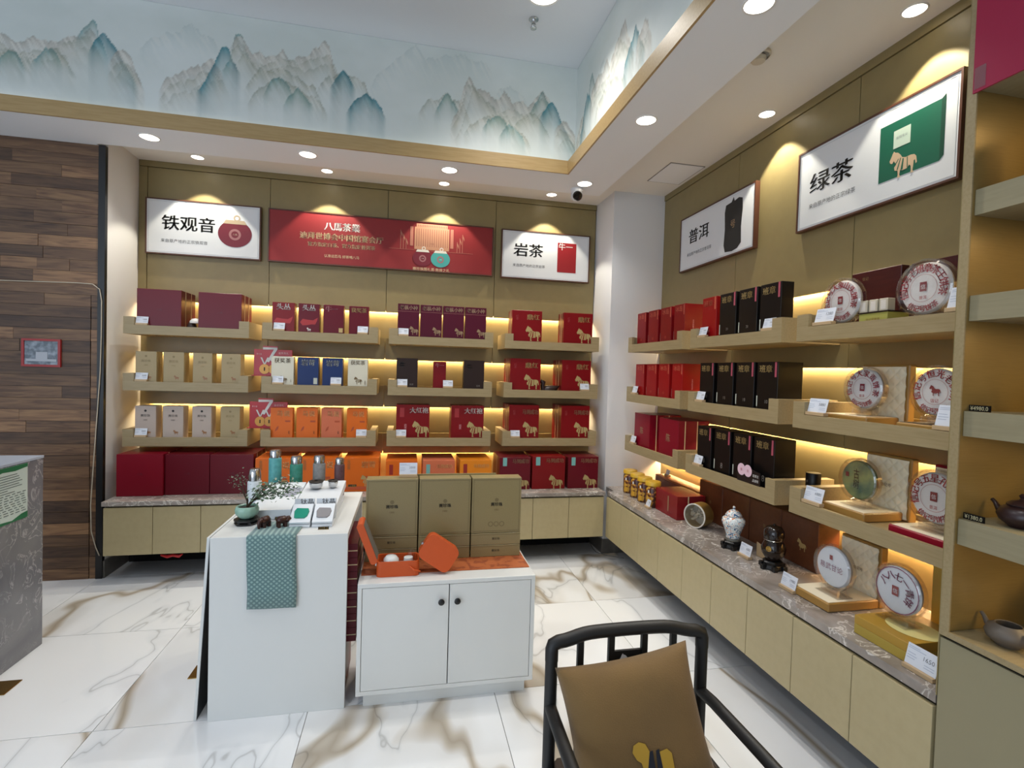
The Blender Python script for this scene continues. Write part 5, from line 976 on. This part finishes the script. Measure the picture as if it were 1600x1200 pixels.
t = thing('glass_cup', 'small clear glass cup behind cups in the orange case', 'teaware', (-2.01, -1.905, zc2+.034)); B().lathe([(.012, 0), (.018, .03), (.02, .045)], 18, cap=False).done('cup', acrylic_rim, t)
t = thing('travel_case', 'closed orange travel case standing on its corner against khaki boxes', 'case', (-1.888, -2.0, zc2+.015), 0, 'orange travel cases')
pts = rounded(.160, .120, .028); b = B().prism(pts, 0, .034); o1 = b.done('front_shell', om, t, (0, 0, .0835)); b = B().prism(pts, .038, .072); o2 = b.done('back_shell', om, t, (0, 0, .0835)); b = B().prism(rounded(.150, .110, .026), .03, .045); o3 = b.done('zip_band', M('dark_orange_zip', '8c3a10', .6), t, (0, 0, .0835))
for o_ in (o1, o2, o3): o_.rotation_euler = (0, R(34), 0)
o_ = B().box(-.088, -.083, .018, .026, -.01, .0).box(-.088, -.083, .045, .053, -.01, .0).done('hinge', chrome, t, (0, 0, .0835)); o_.rotation_euler = (0, R(34), 0)
for o_ in (t,): o_.location.z = zc2+.010; o_.rotation_euler = (R(-8), 0, 0)
#==================================================================== TEA SET BOOKCASE (right edge)
BXF, BY = -.49, -3.075; YE = -4.6
bk = thing('tall_display_case', 'tall khaki display case with teapots at right edge', 'shelving', (-.25, BY, 0))
def bbx(nm, x0, x1, y0, y1, z0, z1, m=laminate): return B().box(x0+.25, x1+.25, y0-BY, y1-BY, z0, z1).done(nm, m, bk)
bbx('side_panel', BXF, .0, BY-.003, BY, .545, H1-.003); bbx('side_lining', BXF+.004, -.165, BY-.028, BY-.0035, .75, H1-.003, goldpanel); bbx('front_stile', BXF-.001, BXF+.0035, BY-.028, BY-.0035, .735, H1-.003, traywood)
bbx('back_panel', -.163, -.15, YE, BY-.0285, .75, H1-.003, goldpanel)
for k, (z0, z1) in enumerate(((2.30, 2.36), (1.95, 2.022), (1.65, 1.722), (1.320, 1.392), (1.006, 1.080))):
    bbx('shelf', BXF+.012, -.164, YE, BY-.029, z0, z1, M('shelf_board', '8f866a', .45, noise=(9, (12, 1, 12), '837a5e', .6)))
bbx('base_shelf', BXF-.002, -.02, YE, BY-.002, .731, .748, traywood)
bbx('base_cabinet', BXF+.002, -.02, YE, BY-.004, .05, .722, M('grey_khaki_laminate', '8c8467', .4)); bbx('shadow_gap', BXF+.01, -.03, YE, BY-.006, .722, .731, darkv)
ob = B().box(-.4985, -.493, -4.6, BY-.022, 2.292, 2.93).done('pink_banner', M('magenta_sheet', '9a0b3c', .35)); tag(ob, 'large plain crimson pink sheet hanging on front of tall case', 'banner')
ob = B().box(-.5005, -.4987, BY-.055, BY-.026, 2.30, 2.36).done('clear_tape', acrylic_rim); tag(ob, 'strip of clear tape on corner of the pink sheet', 'tape')
def teapot(x, y, z_, s, rz, m, label, lid=True, group='clay teapots'):
    t = thing('teapot', label, 'teapot', (x, y, z_), rz, group); prof = [(.028, 0), (.030, .004), (.048, .018), (.054, .034), (.046, .052), (.032, .060)]
    if lid: autosmooth(B().lathe([(r_*s, h_*s) for r_, h_ in prof], 32).done('body', m, t), 50)
    else: autosmooth(B().lathe([(r_*s, h_*s) for r_, h_ in prof+[(.031, .062), (.028, .060), (.034, .05), (.04, .03), (.0, .012)]], 32).done('body', m, t), 50)
    if lid:
        autosmooth(B().lathe([(r_*s, h_*s) for r_, h_ in [(.033, .061), (.034, .064), (.024, .072), (.008, .077), (.005, .082), (.009, .088), (.004, .094), (0, .095)]], 28).done('lid', m, t), 50)
    autosmooth(B().tube([(.042*s, 0, .028*s), (.064*s, 0, .036*s), (.074*s, 0, .052*s), (.084*s, 0, .060*s)], [.012*s, .008*s, .006*s, .005*s], 12).done('spout', m, t), 80)
    pts = [(-(.046+.030*math.sin(a))*s, 0, (.034+.020*math.cos(a))*s) for a in np.linspace(.1, math.pi-.1, 10)]; autosmooth(B().tube(pts, .0045*s, 8).done('handle', m, t), 80); return t
clay = M('purple_clay', '2c1a1a', .35); greyclay = M('grey_clay', '5f564c', .5); redclay = M('red_clay', '8c5040', .35); yclay = M('yellow_clay', 'c2a048', .3)
teapot(-.40, -3.19, .7485, .95, R(80), greyclay, 'lidless grey clay teapot on the lowest shelf of tall case', False)
teapot(-.39, -3.20, 1.0805, .98, R(82), clay, 'dark purple clay teapot with lid on the fourth shelf')
teapot(-.24, -3.285, 1.16, .95, R(80), redclay, 'reddish clay teapot raised on clear block behind dark teapot')
t = thing('acrylic_riser', 'clear block under the reddish teapot', 'stand', (-.24, -3.30, 1.0805)); B().box(-.05, .05, -.06, .06, 0, .079, .001).done('block', acrylic_rim, t)
t = thing('acrylic_riser', 'clear acrylic riser under the yellow teapot on lowest shelf', 'stand', (-.23, -3.30, .7485)); B().box(-.06, .06, -.11, .11, .098, .102).box(-.06, -.057, -.11, .11, 0, .098).box(.057, .06, -.11, .11, 0, .098).done('riser', acrylic_rim, t)
teapot(-.235, -3.25, .851, .95, R(80), yclay, 'yellow clay teapot on clear riser on the lowest shelf', False)
t = thing('square_black_base', 'black square lacquer base on the third shelf of tall case', 'stand', (-.36, -3.27, 1.3925)); B().box(-.05, .06, -.06, .06, 0, .036, .002).done('base', blk, t); B().box(-.055, .065, -.055, .065, .037, .06, .004).done('top', blk, t)
teapot(-.345, -3.285, 1.453, .85, R(80), redclay, 'reddish clay teapot on black square base on third shelf')
t = thing('clear_display_box', 'clear acrylic box on the second shelf of tall case', 'box', (-.33, -3.33, 1.7225)); B().box(-.08, .08, -.10, .10, 0, .003).box(-.08, .08, -.10, .10, .055, .058).box(-.08, -.077, -.1, .1, .003, .055).box(.077, .08, -.1, .1, .003, .055).box(-.077, .077, -.1, -.097, .003, .055).box(-.077, .077, .097, .1, .003, .055).done('box', acrylic_rim, t)
t = thing('white_cake_box', 'pale box with round pink emblem on the first shelf of tall case', 'box', (-.40, -3.285, 2.0225), RZ['R']+R(0)); B().box(-.11, .11, 0, .04, 0, .165, .001).done('body', M('pale_mint_card', 'a9b4aa', .4), t)
disc(t, 'emblem_ring', .0, .09, .075, M('pinkish_print', '8f5a68', .5), rin=.070, n=36); disc(t, 'emblem_ring', 0, .09, .038, M('pinkish_print'), rin=.036, n=28); arc_text(t, 'ring_lettering', '班章白茶·珍藏', 0, .09, .053, 190, 0, .022, M('pinkish_print'), -.0009); horse(t, 0, .09, .03, M('pinkish_print'), M('pale_mint_card'), stripes=False)
def plate(zz, txt, label):
    t = thing('price_plate', label, 'price tag', (BXF+.03, -3.13, zz), RZ['R'], 'black and gold price plates'); o_ = B().box(-.028, .028, 0, .003, 0, .018).done('plate', blk, t); text(o_, 'digits', txt, 0, .009, .046, M('pale_digits', 'c9bf98', .4), .012, y=-.0008)
plate(1.3925, '¥4980.0', 'black and gold price plate on the third shelf of tall case'); plate(1.0805, '¥1380.0', 'black and gold price plate on the fourth shelf of tall case')
#==================================================================== CHAIR AND CUSHION
CHX, CHY, CT = -1.432, -2.985, .75; hwc = .222
ch = thing('armchair', 'black metal armchair with slatted back in the foreground', 'chair', (CHX, CHY, 0)); cm = M('chair_black', '131313', .5, bump=(200, .1)); rr = .017
def sq(pts, r_, name, m=cm, n=12): o_ = B().tube(pts, r_, n).done(name, m, ch); return autosmooth(o_, 60)
top = []
for k in range(25):
    s_ = k/24*2-1; q = 1-abs(s_); zt_ = CT-.003+.016*(1/(1+math.exp(-(q-.30)*14))) ; top.append((s_*hwc*1.0, .0+.012*(1-s_*s_), zt_))
sq([(-hwc, 0, CT-.05), (-hwc, 0, CT-.02)]+[(-hwc+.003, 0, CT-.008)]+top[1:-1]+[(hwc-.003, 0, CT-.008), (hwc, 0, CT-.02), (hwc, 0, CT-.05)], rr*1.05, 'top_rail')
for sg in (-1, 1):
    sq([(sg*hwc, 0, CT-.05), (sg*hwc, .0, .40), (sg*(hwc+.006), .012, .22), (sg*(hwc+.012), .03, 0)], rr, 'rear_leg')
    sq([(sg*(hwc), -.005, .575), (sg*(hwc+.004), -.06, .577), (sg*(hwc+.01), -.25, .572), (sg*(hwc+.014), -.44, .565), (sg*(hwc+.012), -.475, .545), (sg*(hwc+.010), -.48, .50)], rr*.95, 'armrest')
    sq([(sg*(hwc+.010), -.48, .51), (sg*(hwc+.012), -.48, .38), (sg*(hwc+.016), -.49, 0)], rr, 'front_leg')
for x, r_ in ((-.138, .0085), (-.049, .0085), (.049, .0085), (.138, .0085)):
    B().box(x-r_, x+r_, .004, .016, .40, CT+.012).done('back_slat', cm, ch)
o_ = B().box(-.040, .040, .006, .014, .60, .705).done('emblem_panel', cm, ch); e_ = horse(o_, .002, .672, .055, M('emblem_white', 'dcdcdc', .5), cm, y=.005)
B().box(-hwc+.01, hwc-.01, -.02, .01, .385, .415).box(-hwc+.01, hwc-.01, -.49, -.46, .385, .415).box(-hwc-.012, -hwc+.018, -.48, .0, .385, .415).box(hwc-.018, hwc+.012, -.48, 0, .385, .415).done('seat_frame', cm, ch)
o_ = B().box(-hwc+.012, hwc-.012, -.458, -.01, .405, .445, .008).done('seat', M('seat_brown', '4a3a2c', .7, bump=(200, .3)), ch)
# cushion: pinched-corner pillow
def cushion():
    t = thing('cushion', 'brown suede throw cushion with horse emblem leaning in the armchair', 'cushion', (-1.455, -3.09, .573)); n = 28; W_, H_ = .365, .335; v = []; f = []
    for side in (1, -1):
        for i in range(n+1):
            for j in range(n+1):
                x, z_ = i/n*2-1, j/n*2-1; e = (1-x**4)*(1-z_**4); th = .062*max(e, 0)**.55
                px = x*W_/2*(1-.07*(1-z_*z_)*(abs(x)**2)); pz = z_*H_/2*(1-.07*(1-x*x)*(abs(z_)**2))
                wr = .004*math.sin(x*4.4+z_*5)*e*min(1, x*x+z_*z_+.1)
                v.append((px, -side*(th)+wr, pz))
    m_ = (n+1)**2
    for s2 in (0, 1):
        for i in range(n):
            for j in range(n):
                a = s2*m_+i*(n+1)+j; q = (a, a+n+1, a+n+2, a+1); f.append(q if s2 == 0 else q[::-1])
    o_ = mesh_obj('pillow', v, f, M('brown_suede', '765a30', .85, sheen=.15, noise=(5, (1, 1, 1), '644c2a', .7), bump=(350, .5)), t, smooth=True)
    bm = bmesh.new(); bm.from_mesh(o_.data); bmesh.ops.remove_doubles(bm, verts=bm.verts[:], dist=.0004); bm.to_mesh(o_.data); bm.free(); o_.data.polygons.foreach_set('use_smooth', [True]*len(o_.data.polygons))
    rot = Matrix.Rotation(R(-6), 4, 'Z') @ Matrix.Rotation(R(-20), 4, 'X') @ Matrix.Rotation(R(-9), 4, 'Y'); t.rotation_euler = rot.to_euler()
    gm_ = M('emblem_gold_thread', 'b08a28', .5); hd = [(-.055, .035), (-.048, .052), (-.03, .058), (-.012, .050), (-.002, .025), (-.004, -.01), (-.018, -.035), (-.030, -.02), (-.034, .005), (-.046, .015)]; bd = [(.022, .022), (.05, .026), (.062, .012), (.060, -.03), (.052, -.06), (.046, -.03), (.034, -.028), (.020, -.012)]
    b_ = B()
    for pl in (hd, bd): b_.add([(p*.82+.004, -.0665, q*.82-.060) for p, q in pl], [tuple(reversed(range(len(pl))))])
    b_.done('gold_horse_patch', gm_, t); b_ = B()
    for pl in ([(-.004, .028), (.006, .03), (.002, -.045), (-.028, -.04)], [(.016, .028), (.026, .03), (.026, -.045), (.006, -.046)]): b_.add([(p*.82+.004, -.067, q*.82-.060) for p, q in pl], [(0, 1, 2, 3)])
    b_.done('black_stripe_patch', M('navy_patch', '101320', .6), t)
cushion()
